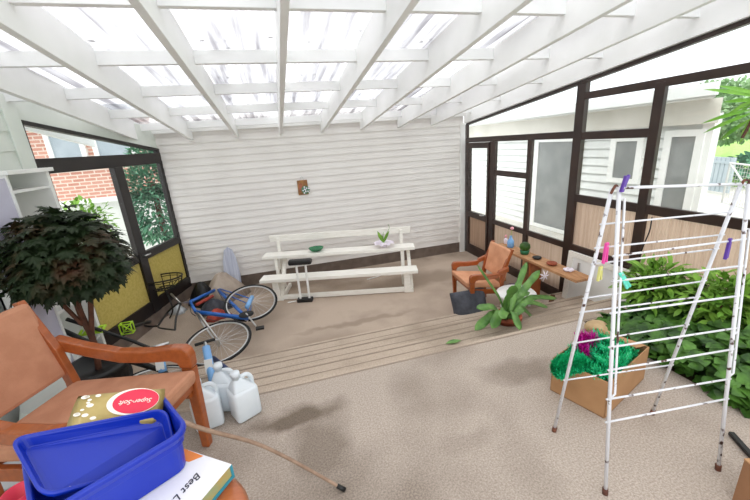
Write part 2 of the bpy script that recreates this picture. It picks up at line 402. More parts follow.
d = thing('patio_door', 'dark framed glazed door beside the back wall corner, beige lower panel', 'door', (XR, 5.0, 0)); d['kind'] = 'structure'; del d['label']; del d['category']
d.name = 'door_1'
def dpart(b, n, m): o = b.done(n, m, bevel=.003); o.parent = d; o.matrix_parent_inverse = Matrix.Translation((-XR, -5.0, 0)); return o
b = B()
for y0, y1, z0, z1 in ((5.0, 5.05, .12, 1.98), (5.60, 5.70, .12, 1.98), (5.05, 5.6, 1.89, 1.98), (5.05, 5.6, .70, .80), (5.05, 5.6, .12, .18)): b.box(XR-.03, XR+.03, y0, y1, z0, z1)
dpart(b, 'door_frame', 'frame')
dpart(B().box(XR, XR+.006, 5.05, 5.6, .8, 1.89), 'pane', 'glass')
dpart(B().box(XR, XR+.01, 5.05, 5.6, .18, .7), 'door_panel', 'beige_panel')
dpart(B().tube([(XR-.03, 5.1, .80), (XR-.07, 5.1, .80), (XR-.075, 5.16, .80)], .009), 'door_handle', 'silver')
rwin('window_2', 4.13, 4.86, 1.56, 1.985); rwin('window_3', 4.13, 4.86, .775, 1.48)
rwin('window_4', 3.38, 4.05, .775, 1.985)
rwin('window_5', 3.38, 5.70, 2.065, 0, lambda y: zt(y)-.035)
rwin('window_6', 2.53, 3.265, 1.37, 1.97); rwin('window_7', 2.53, 3.265, 2.05, 2.38)
rwin('window_8', .47, 2.44, 1.37, 2.38); rwin('window_9', -1, .35, 1.37, 2.39)
rwin('window_10', -1, 3.265, 2.45, 0, lambda y: zt(y)-.035)
for i, (y0, y1, z0, z1) in enumerate(((4.13, 4.86, .12, .70), (3.38, 4.05, .12, .70), (2.53, 3.265, .775, 1.285), (2.53, 3.265, .1, .7), (.47, 2.44, .1, 1.285), (-1, .35, .1, 1.285))):
    b = B(); n = int((y1-y0)/.012); y = y0                      # fluted sheet
    pts = [(XR+.022+.004*math.cos(PI*k), y0+(y1-y0)*k/n) for k in range(n+1)]
    vs = [(x, y_, z0) for x, y_ in pts]+[(x, y_, z1) for x, y_ in pts]
    b.faces(vs, [(k, k+1, n+2+k, n+1+k) for k in range(n)])
    struct(b, 'window_%d' % (20+i), 'beige_panel')
o = B().tube(spline([(XR-.03, 2.36, 1.27), (XR-.06, 2.34, 1.15), (XR-.05, 2.38, 1.0), (XR-.04, 2.42, .8), (XR-.05, 2.42, .6)]), .006, 6).done('cable', 'black', smooth=True)
tag(o, 'thin black cable hanging down beside the dark window post', 'cable')

# ------------------------------------------------------------------ left window wall
TH = math.radians(17); K = V((XL, YB, 0)); LU = V((-math.sin(TH), -math.cos(TH), 0)); LN = V((math.cos(TH), -math.sin(TH), 0))
def lm(s, n, z): return K+LU*s+LN*n+V((0, 0, z))
def lhex(b, s0, s1, z0, z1, n0=-.04, n1=.02, zf=None):
    za = zf(s0) if zf else z1; zb = zf(s1) if zf else z1
    b.hexa([lm(s0, n0, z0), lm(s1, n0, z0), lm(s1, n1, z0), lm(s0, n1, z0), lm(s0, n0, za), lm(s1, n0, zb), lm(s1, n1, zb), lm(s0, n1, za)]); return b
ztop = lambda s: 2.215+.15*s
SE = 1.87
fr = B()
lhex(fr, 0, .06, 0, 2.2); lhex(fr, SE-.02, SE+.0, .15, ztop(SE)); lhex(fr, .81, .95, .15, 2.03, -.04, .03); lhex(fr, 1.76, SE-.02, .15, 2.1)
lhex(fr, .06, SE, 2.03, 2.17, -.04, .025); lhex(fr, .06, SE, .15, .32); lhex(fr, .06, SE, .86, .96)
fr.hexa([lm(0, -.04, ztop(0)-.03), lm(SE, -.04, ztop(SE)-.03), lm(SE, .02, ztop(SE)-.03), lm(0, .02, ztop(0)-.03), lm(0, -.04, ztop(0)+.01), lm(SE, -.04, ztop(SE)+.01), lm(SE, .02, ztop(SE)+.01), lm(0, .02, ztop(0)+.01)])
struct(fr, 'window_30', 'frame_black', bevel=.004)
for i, (s0, s1, z0, z1) in enumerate(((.06, .81, .96, 2.03), (.95, 1.76, .96, 2.03))): struct(lhex(B(), s0, s1, z0, z1, -.012, -.008), 'window_%d' % (31+i), 'glass')
struct(lhex(B(), .0, SE, 2.17, 0, -.012, -.008, lambda s: ztop(s)-.02), 'window_33', 'glass')
for i, (s0, s1) in enumerate(((.06, .81), (.95, 1.76))): struct(lhex(B(), s0, s1, .32, .86, -.012, .0), 'window_%d' % (34+i), 'yellow_panel')
struct(lhex(B(), 0, SE+.1, 0, .15, -.1, .03), 'baseboard_left', 'plinth')
# infill board above the window and corner board, then the near wall
b = B(); b.hexa([lm(0, -.03, ztop(0)), lm(SE+.2, -.03, ztop(SE)), lm(SE+.2, .0, ztop(SE)), lm(0, .0, ztop(0)), lm(0, -.03, 2.5), lm(SE+.2, -.03, 2.75), lm(SE+.2, .0, 2.75), lm(0, .0, 2.5)])
struct(b, 'trim_3', 'siding_left')
b = B(); lhex(b, SE, SE+.13, 0, 2.7, -.04, .03); struct(b, 'trim_4', 'siding_left', bevel=.004)
PE = lm(SE+.12, 0, 0)
siding('wall_left', 'siding_left', (PE.x, PE.y), (PE.x-.10, -1.2), .0, 3.2, .16, (1, 0))
struct(B().box(PE.x-.16, PE.x-.11, -1.2, PE.y, 0, 3.2), 'wall_left_core', 'siding_left')

# ------------------------------------------------------------------ planting bed (right)
struct(B().box(2.36, XR-.03, -1.2, 2.2, 0, .46), 'floor_bed_soil', 'soil')
def leaf(b, c, d, up_, L, W, bend=.2, n=3):
    """pointed oval leaf from c along d"""
    d = V(d).normalized(); s = d.cross(V(up_)).normalized(); u = s.cross(d); prof = [(0, .08), (.3, .85), (.6, 1), (.85, .5), (1, 0)]
    L_, R_, C_ = [], [], []
    for t, w in prof:
        p = V(c)+d*(L*t)-u*(bend*L*t*t); L_.append(b.bm.verts.new(p-s*(W*w/2)+u*(W*w*.12))); C_.append(b.bm.verts.new(p)); R_.append(b.bm.verts.new(p+s*(W*w/2)+u*(W*w*.12)))
    for i in range(len(prof)-1):
        for X_, Y_ in ((L_, C_), (C_, R_)):
            try: b.bm.faces.new((X_[i], Y_[i], Y_[i+1], X_[i+1]))
            except ValueError: pass
def rdir(zlo=-.3, zhi=1):
    a = random.uniform(0, 2*PI); z = random.uniform(zlo, zhi); return V((math.cos(a), math.sin(a), z))
def bushy(b, n, cx, cy, cz, rx, ry, rz_, L, W, shell=.55):
    for i in range(n):
        v = V((random.gauss(0, 1), random.gauss(0, 1), random.gauss(0, 1))).normalized()*random.uniform(shell, 1)
        if v.z < -.5: v.z *= -.3
        c = V((cx+v.x*rx, cy+v.y*ry, cz+v.z*rz_)); k = random.uniform(.7, 1.2)
        d = (v+V((random.uniform(-.7, .7), random.uniform(-.7, .7), random.uniform(-.4, .4))))
        leaf(b, c, d, V((random.uniform(-.4, .4), random.uniform(-.4, .4), 1)), L*k, W*k, random.uniform(.1, .5))
b = B()
for i in range(3800):                              # broad dark leaves covering the bed
    x = random.uniform(2.36, 3.2); y = random.uniform(.1, 2.05); hgt = .60+.26*(x-2.3)+.07*math.sin(5*y+3*x)
    z = random.uniform(.5, hgt); k = random.uniform(.7, 1.25)
    leaf(b, (x, y, z), rdir(-.1, .5)+V((-.35, -.2, 0)), (random.uniform(-.6, .6)-.3, random.uniform(-.6, .6)-.3, 1), .085*k, .068*k, .35)
tag(b.done('ground_cover', 'leafdark', smooth=True), 'broad dark green ground cover filling the soil bed under the right windows', 'ground cover plants', kind='stuff')
bl = 0
for (cx, cy, rx, ry, h, m_, lab, L, W) in ((2.95, 2.02, .22, .24, .27, 'leafgreen', 'bushy light green shrub in the bed nearest the white panel', .13, .035),
        (3.0, 1.6, .2, .26, .3, 'leafgreen', 'light green shrub against the beige panels, behind the middle of the drying rack', .12, .04),
        (3.02, 1.05, .18, .2, .28, 'leafrust', 'rusty brown and olive shrub against the beige panel near the right picture edge', .10, .04)):
    t = thing('garden_shrub', lab, 'shrub', (cx, cy, .46))
    b = B(); bushy(b, 750, 0, 0, .31, rx, ry, h-.05, L*.85, W, .3); b.done('foliage', m_, t, smooth=True)
    b = B()
    for k in range(7):
        a = k*.9; b.tube([(0.01*math.cos(a), .01*math.sin(a), -.01), (rx*.4*math.cos(a), ry*.4*math.sin(a), .2), (rx*.7*math.cos(a), ry*.7*math.sin(a), .38)], .006, 5)
    b.done('stem', 'bark', t)
def blob(b, c, r, seed, sc=(1, 1, .6)):
    rnd = random.Random(seed); bm = bmesh.new(); bmesh.ops.create_icosphere(bm, subdivisions=2, radius=1)
    dirs = [V((rnd.uniform(-1, 1), rnd.uniform(-1, 1), rnd.uniform(-1, 1))).normalized() for _ in range(7)]
    vs = []
    for v in bm.verts:
        k = 1-.16*max(max(v.co.dot(q) for q in dirs)-.75, 0)*4
        vs.append(V(c)+V((v.co.x*sc[0], v.co.y*sc[1], v.co.z*sc[2]))*r*k)
    b.faces(vs, [[v.index for v in f.verts] for f in bm.faces]); bm.free(); return b
for i, (px, py, r, lab) in enumerate(((594, 331, .10, 'pale sandstone rock at the bed corner nearest the steps'), (606, 338, .07, 'smaller sandstone rock edging the bed beside the cardboard box'))):
    c = atz(px, py, .52); tag(blob(B(), (c.x+.02, c.y, .5+r*.45), r, i).done('edging_rock', 'rock', smooth=True), lab, 'rock', 'rocks edging the planting bed')

# ------------------------------------------------------------------ armchairs
def armchair(loc, rz, label, W, D, fabm, sc=1):
    """local y runs from the front legs to the back; x across"""
    t = thing('armchair', label, 'armchair', loc, rz, None)
    hw = W/2; w = .05
    for s in (-1, 1):
        x = s*hw
        # arm and front leg: one bent, rounded plank
        top = [(-.03, .655), (.06, .655), (.2, .632), (.38, .628), (D*.8, .66), (D+.03, .70)]
        def mt(x_=x): return Matrix(((0, 0, 1, x_), (1, 0, 0, 0), (0, 1, 0, 0), (0, 0, 0, 1)))
        up_ = [(-.045, .60), (-.035, .635), (-.01, .655), (.06, .655), (.2, .632), (.38, .628), (D*.8, .66), (D+.04, .705)]
        lo_ = [(D+.04, .635), (D*.8, .592), (.38, .556), (.2, .56), (.08, .572), (.04, .56), (.03, .53)]
        b = B(); b.prism([(p[0], p[1]) for p in up_]+lo_+[(-.04, .53)], .055, mt()); b.done('armrest', 'orangewood', t, bevel=.01)
        b = B(); b.prism([(-.04, .53), (.03, .53), (.03, 0), (-.015, 0)], .045, mt()); b.done('leg', 'orangewood', t, bevel=.008)
        b = B(); b.prism([(D-.02, 0), (D+.02, 0), (D+.0, .45), (D+.04, .66), (D+.14, .93), (D+.10, .94), (D-.02, .66), (D-.06, .45)], .04, mt(x-s*.045)); b.done('leg', 'orangewood', t, bevel=.006)
        b = B(); b.bar((x-s*.03, .0, .39), (x-s*.03, D-.02, .33), .03, .07); b.done('side_rail', 'orangewood', t, bevel=.004)
    B().bar((-hw, .0, .43), (hw, .0, .43), .03, .07).done('front_rail', 'orangewood', t, bevel=.004)
    B().bar((-hw+.04, D-.03, .34), (hw-.04, D-.03, .34), .03, .06).done('back_rail', 'orangewood', t, bevel=.004)
    b = B(); z0, z1 = .44, .49; i_ = .03
    b.hexa([V((-hw+i_, -.06, z0+.02)), V((hw-i_, -.06, z0+.02)), V((hw-i_, D-.03, .375)), V((-hw+i_, D-.03, .375)), V((-hw+i_, -.07, .54)), V((hw-i_, -.07, .54)), V((hw-i_, D-.03, .45)), V((-hw+i_, D-.03, .45))])
    b.done('seat', fabm, t, bevel=.022, smooth=False)
    b = B(); b.hexa([V((-hw+.03, D-.03, .50)), V((hw-.03, D-.03, .50)), V((hw-.03, D+.03, .49)), V((-hw+.03, D+.03, .49)),
                     V((-hw+.03, D+.07, .93)), V((hw-.03, D+.07, .93)), V((hw-.03, D+.12, .92)), V((-hw+.03, D+.12, .92))])
    b.done('backrest', fabm, t, bevel=.022)
    return t
dv = V((-.92, .39, 0)).normalized(); wv = V((-.39, -.92, 0)).normalized()
rzc = math.atan2(dv.y, dv.x)-PI/2
o0 = V((-.60, 1.835, .5))+wv*.27
armchair(o0, rzc, 'large wooden armchair with tan rose cushions in the left foreground, curved arms', .54, .72, 'fabric')
c2 = armchair((2.035, 3.635, 0), math.radians(-94), 'smaller peach-cushioned wooden armchair by the dark windows, facing the steps', .60, .50, 'fabric2'); c2.scale = (.84, .84, .84)

# ------------------------------------------------------------------ white three-tier bench
a_ = V((2.17, -.60, 0)).normalized(); bv = V((-a_.y, a_.x, 0)); rzb = math.atan2(a_.y, a_.x)
L0 = V((-.45, 4.93, 0)); t = thing('tiered_bench', 'long white painted bench with two stepped planks and a top rail, along the back wall', 'bench', L0, rzb)
LEN = 2.25
B().box(0, LEN, -.02, .20, .30, .345).done('seat_plank', 'benchwhite', t, bevel=.004)
B().box(-.02, LEN+.0, .30, .52, .55, .595).done('table_plank', 'benchwhite', t, bevel=.004)
B().box(.05, LEN-.03, .58, .61, .745, .84).done('top_rail', 'benchwhite', t, bevel=.004)
for x in (.16, LEN-.2):
    B().box(x, x+.09, .02, .11, 0, .30).done('leg', 'benchwhite', t, bevel=.004)
    B().box(x-.01, x+.04, .32, .38, 0, .55).done('leg', 'benchwhite', t, bevel=.004)
    B().box(x, x+.045, .54, .58, 0, .80).done('back_post', 'benchwhite', t, bevel=.004)
    B().bar((x+.11, .08, .06), (x+.11, .52, .54), .04, .05, (1, 0, 0)).done('brace', 'benchwhite', t, bevel=.003)
    B().box(x+.09, x+.13, .02, .56, .0, .06).done('foot_beam', 'benchwhite', t, bevel=.003)
B().box(.25, LEN-.2, .03, .07, .01, .075).done('bottom_rail', 'benchwhite', t, bevel=.003)
def bw(x, y, z): return L0+a_*x+bv*y+V((0, 0, z))
# things on and under the bench
p = atz(302, 256, .64); b = B(); b.lathe([(.03, 0), (.05, .003), (.085, .035), (.095, .06), (.088, .06), (.05, .015), (.002, .012)], sx=1.2)
tag(b.done('bowl', 'greenglass', loc=(bw(.78, .41, .596)), smooth=True), 'green oval bowl on the middle plank of the white bench', 'bowl')
t = thing('orchid', 'potted orchid with upright green leaves and pale wrapping on the white bench', 'potted plant', bw(1.80, .41, .596))
B().lathe([(.035, 0), (.05, .07), (.045, .07), (.03, .065)], n=16).done('pot', 'flower', t, smooth=True)
b = B()
for k in range(9):
    a = k*.7; leaf(b, (.04*math.cos(a), .04*math.sin(a), .05), (math.cos(a), math.sin(a), .25), (0, 0, 1), .13, .10, .2)
b.done('wrapping', 'flower', t, smooth=True)
b = B()
for a, l_ in ((.3, .2), (1.6, .17), (2.8, .2), (4.4, .14)): leaf(b, (0, 0, .06), (math.cos(a)*.5, math.sin(a)*.3, 1), (math.cos(a+1.5), math.sin(a+1.5), .1), l_, .055, .15)
b.done('leaf', 'leafgreen', t, smooth=True)
B().tube(spline([(0, 0, .06), (.04, 0, .18), (.10, .01, .27), (.09, .02, .33)]), .003, 5).done('stem', 'leafgreen', t)
t = thing('folding_stand', 'small black stand on two white rods in front of the white bench', 'stand', tuple(atz(305, 299, 0)+V((0, -.08, 0))), rzb)
b = B().box(-.11, .11, -.05, .05, 0, .05); b.done('foot', 'black', t, bevel=.01)
for x in (-.075, .075): B().tube([(x*.85, 0, .04), (x*.85, .02, .565)], .016, 8).done('rod', 'white', t)
B().box(-.16, .16, -.05, .06, .56, .63).done('top_pad', 'black', t, bevel=.02)
for q, rr in ((bw(.55, -.35, 0), .5), (bw(1.35, -.1, 0), -.3), (bw(.66, -.22, 0), .2)):
    pass
tag(B().bar((-.06, 0, .004), (.06, 0, .004), .02, .008).done('paper_scrap', 'white', loc=atz(292, 302, 0)), 'small white scrap on the floor left of the black stand', 'scrap')
o = B().tube([(-.14, -.03, .01), (0, 0, .012), (.13, .05, .012)], .008, 6).done('white_stick', 'white', loc=atz(375, 278, 0)); tag(o, 'short white stick on the floor under the white bench', 'stick')
o = tag(B().box(-.04, .04, -.02, .02, 0, .02).done('white_block', 'white', loc=atz(357, 292, 0)), 'little white block on the floor before the white bench', 'block')
b = B(); c = atz(455, 335, .45); leaf(b, (c.x-.09, c.y, .385), (1, 0, 0), (0, 0, 1), .15, .06, 0)
tag(b.done('fallen_leaf', 'leafcactus', smooth=True), 'single fallen green leaf lying on the carpeted step', 'leaf')

# plaque on the back wall
t = thing('wall_plaque', 'small brown wooden plaque with pale flowers hanging on the back wall', 'plaque', (.37, YB-.02, 1.5))
B().box(-.08, .08, -.015, 0, -.12, .11).done('plaque_board', 'plaque', t, bevel=.003)
B().tube(spline([(-.03, -.005, .11), (0, -.005, .17), (.03, -.005, .11)]), .003, 5).done('hanger', 'silver', t)
b = B()
for k in range(9):
    a = k*2.4; r = .012*math.sqrt(k)*1.6; cx, cz = .035+r*math.cos(a), -.045+r*math.sin(a)
    blob(b, (cx, -.03, cz), .013, k, (1, 1, 1))
b.done('flower', 'flower', t, smooth=True)
b = B()
for k in range(14):
    a = k*.45; leaf(b, (.035, -.02, -.045), (math.cos(a), -.3, math.sin(a)), (0, -1, 0), .075, .03, .1)
b.done('leaf', 'bush', t)
B().box(-.06, -.01, -.022, -.014, -.07, .06).done('picture', 'orangewood', t)

# ------------------------------------------------------------------ shelf plank and its things, white leaning panel
t = thing('plank_shelf', 'low raw wood plank shelf along the right windows, standing on a board upright', 'shelf', (2.95, 3.45, 0))
B().box(-.11, .11, -.72, .78, .55, .58).done('shelf_board', 'plankwood', t, bevel=.003)
B().box(-.10, .10, .10, .135, 0, .55).done('upright', 'plankwood', t, bevel=.003)
B().box(-.10, .10, .72, .755, 0, .55).done('upright', 'plankwood', t, bevel=.003)
B().box(-.085, .085, -.0, .03, 0, .55).done('upright', 'redwood', t, bevel=.003)
def small(name, prof, px, m_, lab, cat, x=2.95, n=16, parts=None, sx=1):
    p = atz(*px, .581)
    y = aty(0, 0, 1) and None
    o = thing(name, lab, cat, (x, p.y, .581)); B().lathe(prof, n=n, sx=sx).done('body', m_, o, smooth=True); return o
def on_shelf(px): # point on the shelf top under a pixel
    return atz(px[0], px[1], .581)
def shelf_thing(name, prof, y, m_, lab, cat, x=2.95, sx=1, n=16):
    o = B().lathe(prof, n=n, sx=sx).done(name, m_, loc=(x, y, .581), smooth=True); return tag(o, lab, cat)
t = thing('glass_bottle', 'pale blue glass bottle with a pink flower on the plank shelf behind the chair', 'bottle', (2.97, 4.0, .581))
B().lathe([(.035, 0), (.045, .01), (.045, .09), (.02, .13), (.015, .16), (.018, .165)], n=16).done('body', 'skyblue', t, smooth=True)
B().tube([(0, 0, .15), (.01, 0, .25)], .003, 5).done('stem', 'leafgreen', t)
blob(B(), (.01, 0, .27), .028, 3, (1, 1, .8)).done('flower', 'flowerpink', t, smooth=True)
t = thing('small_bottle', 'small white bottle with a pink cap at the far end of the plank shelf', 'bottle', (3.02, 4.18, .581))
B().lathe([(.022, 0), (.026, .01), (.026, .06), (.01, .09)], n=14).done('body', 'flower', t, smooth=True)
B().lathe([(.013, .088), (.016, .12), (.01, .13)], n=12).done('cap', 'flowerpink', t, smooth=True)
t = thing('cactus_pot', 'round dark green potted cactus on the plank shelf', 'potted plant', (2.95, 3.68, .581))
B().lathe([(.05, 0), (.06, .05), (.05, .055)], n=16).done('pot', 'greenglass', t, smooth=True)
B().lathe([(.05, .05), (.068, .09), (.06, .13), (.03, .155), (.004, .16)], n=18).done('cactus', 'leafdark', t, smooth=True)
shelf_thing('black_dish', [(.03, 0), (.055, .02), (.05, .03), (.02, .012)], 3.45, 'black', 'small black dish on the plank shelf beside the green cactus', 'dish')
shelf_thing('terracotta_dish', [(.03, 0), (.06, .02), (.055, .035), (.02, .012)], 3.20, 'terracotta', 'small terracotta dish in the middle of the plank shelf', 'dish')
b = B()
for k in range(6): blob(b, (.035*math.cos(k*1.1), .035*math.sin(k*1.1), .018), .024, k, (1, 1, .7))
tag(b.done('shell_cluster', 'flower', loc=(2.97, 2.97, .581), smooth=True), 'cluster of white shells at the near end of the plank shelf', 'shells')
# white leaning panel
mtx = Matrix.Translation((XR-.10, 2.78, .02))@Matrix.Rotation(math.radians(4), 4, 'Y')
t = thing('leaning_door', 'white panelled cupboard door leaning on the windows right of the dark post', 'cupboard door', (0, 0, 0)); t.matrix_world = mtx
B().box(-.012, .012, -.62, .44, 0, .70).done('door_board', 'white', t, bevel=.003)
b = B()
for y0, y1, z0, z1 in ((-.62, .44, 0, .06), (-.62, .44, .64, .70), (-.62, -.56, .06, .64), (.37, .44, .06, .64)): b.box(-.024, -.011, y0, y1, z0, z1)
b.done('door_frame', 'benchwhite', t, bevel=.002)
B().box(-.04, -.024, .25, .27, .50, .60).done('handle', 'silver', t)
# things by the shelf
def cushion(name, m_, lab, cat, loc, size, rot, seed=0):
    bm = bmesh.new(); bmesh.ops.create_grid(bm, x_segments=10, y_segments=10, size=.5); rnd = random.Random(seed)
    b = B(); vs = []; N_ = 11
    for s_ in (1, -1):
        for i in range(N_):
            for j in range(N_):
                u, v = i/(N_-1)*2-1, j/(N_-1)*2-1; k = (1-abs(u)**2.6)*(1-abs(v)**2.6); h = size[2]/2*k**.45+rnd.uniform(-.006, .006)*(k > 0)
                vs.append((u*size[0]/2*(1-.06*(1-abs(v))), v*size[1]/2*(1-.06*(1-abs(u))), s_*h))
    fs = []
    for s_ in (0, 1):
        for i in range(N_-1):
            for j in range(N_-1): q = s_*N_*N_+i*N_+j; fs.append((q, q+1, q+N_+1, q+N_))
    b.faces(vs, fs); bm.free(); bmesh.ops.remove_doubles(b.bm, verts=b.bm.verts, dist=.004)
    o = b.done(name, m_, smooth=True, sub=1); o.location = loc; o.rotation_euler = rot; return tag(o, lab, cat)
cushion('cushion', 'darkcloth', 'charcoal cushion standing on edge in front of the peach armchair', 'cushion', (1.98, 3.37, .17), (.50, .42, .17), (math.radians(68), 0, math.radians(2)))
cushion('folded_blanket', 'mauvecloth', 'crumpled mauve cloth beside the peach armchair under the plank shelf', 'cloth', (2.66, 3.40, .16), (.30, .40, .30), (0, .3, .4), 5)
o = cushion('grey_cloth', 'greycloth', 'taupe cloth bundle on the floor under the near half of the plank shelf', 'cloth', (2.98, 3.12, .08), (.3, .55, .16), (0, 0, .1), 9)
t = thing('white_stool', 'white round plastic stool behind the strap-leaved pot plant', 'stool', (2.42, 3.12, .125))
B().lathe([(.19, .20), (.215, .21), (.215, .235), (.20, .25), (.002, .252)], n=32).done('seat', 'white', t, smooth=True)
for k in range(4):
    a = k*PI/2+.4; B().tube([(.15*math.cos(a), .15*math.sin(a), .21), (.18*math.cos(a), .18*math.sin(a), 0)], .014, 8).done('leg', 'white', t)
tag(B().bar((2.83, 3.04, .145), (3.06, 3.26, .145), .05, .03).done('dark_offcut', 'bark'), 'short dark timber offcut on the step beside the window post', 'timber offcut')

# strap-leaf plant
pc = atz(513, 322, .25); pc = V((1.93, 2.60, .255))
t = thing('strap_plant', 'pot plant with long flat green strap leaves on the carpeted steps', 'potted plant', pc)
B().lathe([(.09, 0), (.125, .15), (.135, .15), (.135, .18), (.115, .18), (.10, .15), (.01, .145)], n=24).done('pot', 'terracotta', t, smooth=True)
def strap(b, pts, w):
    sp = spline(pts, 5); n = len(sp); L_, R_, C_ = [], [], []
    for i, p in enumerate(sp):
        d = (sp[min(i+1, n-1)]-sp[max(i-1, 0)]).normalized(); s = d.cross(V((.15, -.5, 1))).normalized(); k = i/(n-1)
        ww = w*min(1, .25+k*2.2)*(1 if k < .8 else math.sqrt(max(0, 1-((k-.8)/.2)**2))+.02)*(1+.10*math.sin(i*2.1)); u = s.cross(d)
        L_.append(b.bm.verts.new(p-s*ww/2)); R_.append(b.bm.verts.new(p+s*ww/2)); C_.append(b.bm.verts.new(p-u*ww*.14))
    for i in range(n-1):
        b.bm.faces.new((L_[i], C_[i], C_[i+1], L_[i+1])); b.bm.faces.new((C_[i], R_[i], R_[i+1], C_[i+1]))
targets = [(428, 167+10), ]
tips = [(477, 265, 2.55, .45), (477, 308, 2.45, .25), (516, 285, 2.5, .3), (520, 330, 2.25, -.05), (548, 307, 2.7, .28), (540, 270, 3.0, .45), (492, 328, 2.35, -.0), (507, 290, 2.6, .25), (530, 292, 2.75, .3), (557, 298, 2.9, .2), (527, 262, 2.9, .35), (475, 330, 2.4, .02), (536, 322, 2.6, .0), (501, 318, 2.3, .1)]
for px, py, Y, _ in tips:
    tip = aty(px, py, Y)-pc; base = V((random.uniform(-.04, .04), random.uniform(-.04, .04), .15)); mid = (base+tip)/2+V((0, 0, max(.04, .13-abs(tip.z)*.15)))
    b = B(); strap(b, [base, base.lerp(mid, .55)+V((0, 0, .03)), mid, tip], random.uniform(.055, .085)); o = b.done('leaf', 'leafcactus', t, smooth=True)
    sm = o.modifiers.new('solid', 'SOLIDIFY'); sm.thickness = .005
b = B()
for k in range(7):
    a = k*.9; leaf(b, tuple(aty(545, 276, 2.95)-pc), (math.cos(a), .1, math.sin(a)), (0, -1, 0), .07, .016, .1)
b.done('flower', 'flower', t)

# ------------------------------------------------------------------ bicycle lying on its side
t = thing('bicycle', 'blue bicycle lying on its side on the lower floor', 'bicycle', tuple(atz(225, 315, 0)))
O_ = t.location.copy()
def P(x, y, z): return atz(x, y, z)-O_
def wheel(c, nrm, r):
    nrm = V(nrm).normalized(); ax = nrm.cross(V((0, 1, 0))).normalized(); ay = nrm.cross(ax)
    ring = lambda R, k=40: [c+ax*(R*math.cos(2*PI*i/k))+ay*(R*math.sin(2*PI*i/k)) for i in range(k)]
    ty = B().tube(ring(r), .015, 8, True).done('tyre', 'rubber', t, smooth=True)
    B().tube(ring(r-.022), .010, 6, True).done('rim', 'silver', ty, smooth=True)
    B().tube([c-nrm*.04, c+nrm*.04], [.018, .018], 10).done('hub', 'silver', ty)
    b = B()
    for i in range(28):
        a = 2*PI*i/28; q = c+ax*((r-.02)*math.cos(a))+ay*((r-.02)*math.sin(a)); b.tube([c+nrm*(.03 if i % 2 else -.03)+ax*.015*math.cos(a+1)+ay*.015*math.sin(a+1), q], .0012, 3)
    b.done('spokes', 'silver', ty)
fh = P(218, 342, .17); rh = P(251, 302, .20)
wheel(fh, (-.04, -.20, 1), .335); wheel(rh, (.05, -.38, 1), .325)
hd_t, hd_b = P(190, 302, .26), P(196, 312, .22); st = P(217, 289, .20); bb = P(247, 318, .20)
B().tube([hd_t, hd_b], .02, 10).done('head_tube', 'bikeblue', t, smooth=True)
B().tube([hd_t, st], .021, 10).done('top_tube', 'bikeblue', t, smooth=True)
B().tube([hd_b, bb], .026, 10).done('down_tube', 'bikeblue', t, smooth=True)
B().tube([st+(st-bb)*.12, bb], .021, 10).done('seat_tube', 'bikeblue', t, smooth=True)
b = B()
for s_ in (-.05, .05): b.tube([bb+V((0, 0, s_*.5)), rh+V((0, 0, s_))], .009, 6); b.tube([st+V((0, 0, s_*.4)), rh+V((0, 0, s_))], .008, 6)
b.done('rear_stays', 'bikeblue', t, smooth=True)
b = B()
for s_ in (-.05, .05): b.tube([hd_b, hd_b.lerp(fh, .25)+V((0, 0, s_)), fh+V((0, 0, s_))], [.012, .013, .008], 8)
b.done('fork', 'silver', t, smooth=True)
so = st+(st-bb).normalized()*.16
B().tube([st, so], .013, 8).done('seat_post', 'silver', t)
b = B(); q = [so+V((-.12, .02, 0)), so+V((0, .02, 0)), so+V((.10, .03, 0)), so+V((.15, .035, 0))]; b.tube(q, [.02, .03, .06, .055], 10, flat=.5); b.done('saddle', 'black', t, smooth=True)
B().lathe([(.02, -.01), (.085, -.005), (.085, .005), (.02, .01)], c=bb+V((0, 0, .05)), n=28).done('chainring', 'rubber', t, smooth=True)
b = B(); b.tube([bb+V((0, 0, .06)), P(256, 326, .2)], .010, 8); b.tube([bb+V((0, 0, -.04)), bb+V((-.07, .12, -.04))], .010, 8); b.done('crank', 'silver', t)
for p_ in (P(260, 328, .21), bb+V((-.08, .14, -.05))):
    B().box(p_.x-.045, p_.x+.045, p_.y-.03, p_.y+.03, p_.z-.012, p_.z+.012).done('pedal', 'black', t, bevel=.004)
stem = P(180, 303, .36); B().tube([hd_t, hd_t.lerp(stem, .5), stem, P(171, 294, .38)], .014, 8).done('stem', 'silver', t, smooth=True)
b = B(); b.tube(spline([P(158, 326, .12), P(168, 312, .2), stem, P(176, 318, .30), P(175, 330, .22)]), .012, 8); b.tube(spline([P(158, 326, .12), P(146, 326, .1), P(134, 320, .14)]), .012, 8)
b.tube(spline([P(175, 330, .22), P(160, 328, .16), P(158, 326, .12)]), .010, 8); b.done('handlebar', 'black', t, smooth=True)
b = B(); b.tube([P(196, 305, .20), P(213, 296, .2)], .022, 8); b.done('bottle', 'redcloth', t, smooth=True)
B().tube([P(247, 307, .28), P(252, 297, .28)], .028, 10).done('pump', 'skyblue', t, smooth=True)
b = B()
for q0, q1, k in (((190, 302), (196, 316), .02), ((217, 289), (235, 306), .015), ((200, 316), (238, 320), .02)):
    pts = spline([P(q0[0], q0[1], .25), P((q0[0]+q1[0])/2-2, (q0[1]+q1[1])/2+3, .28), P(q1[0], q1[1], .24)]); b.tube(pts, .004, 5)
b.done('brake_cable', 'black', t, smooth=True)
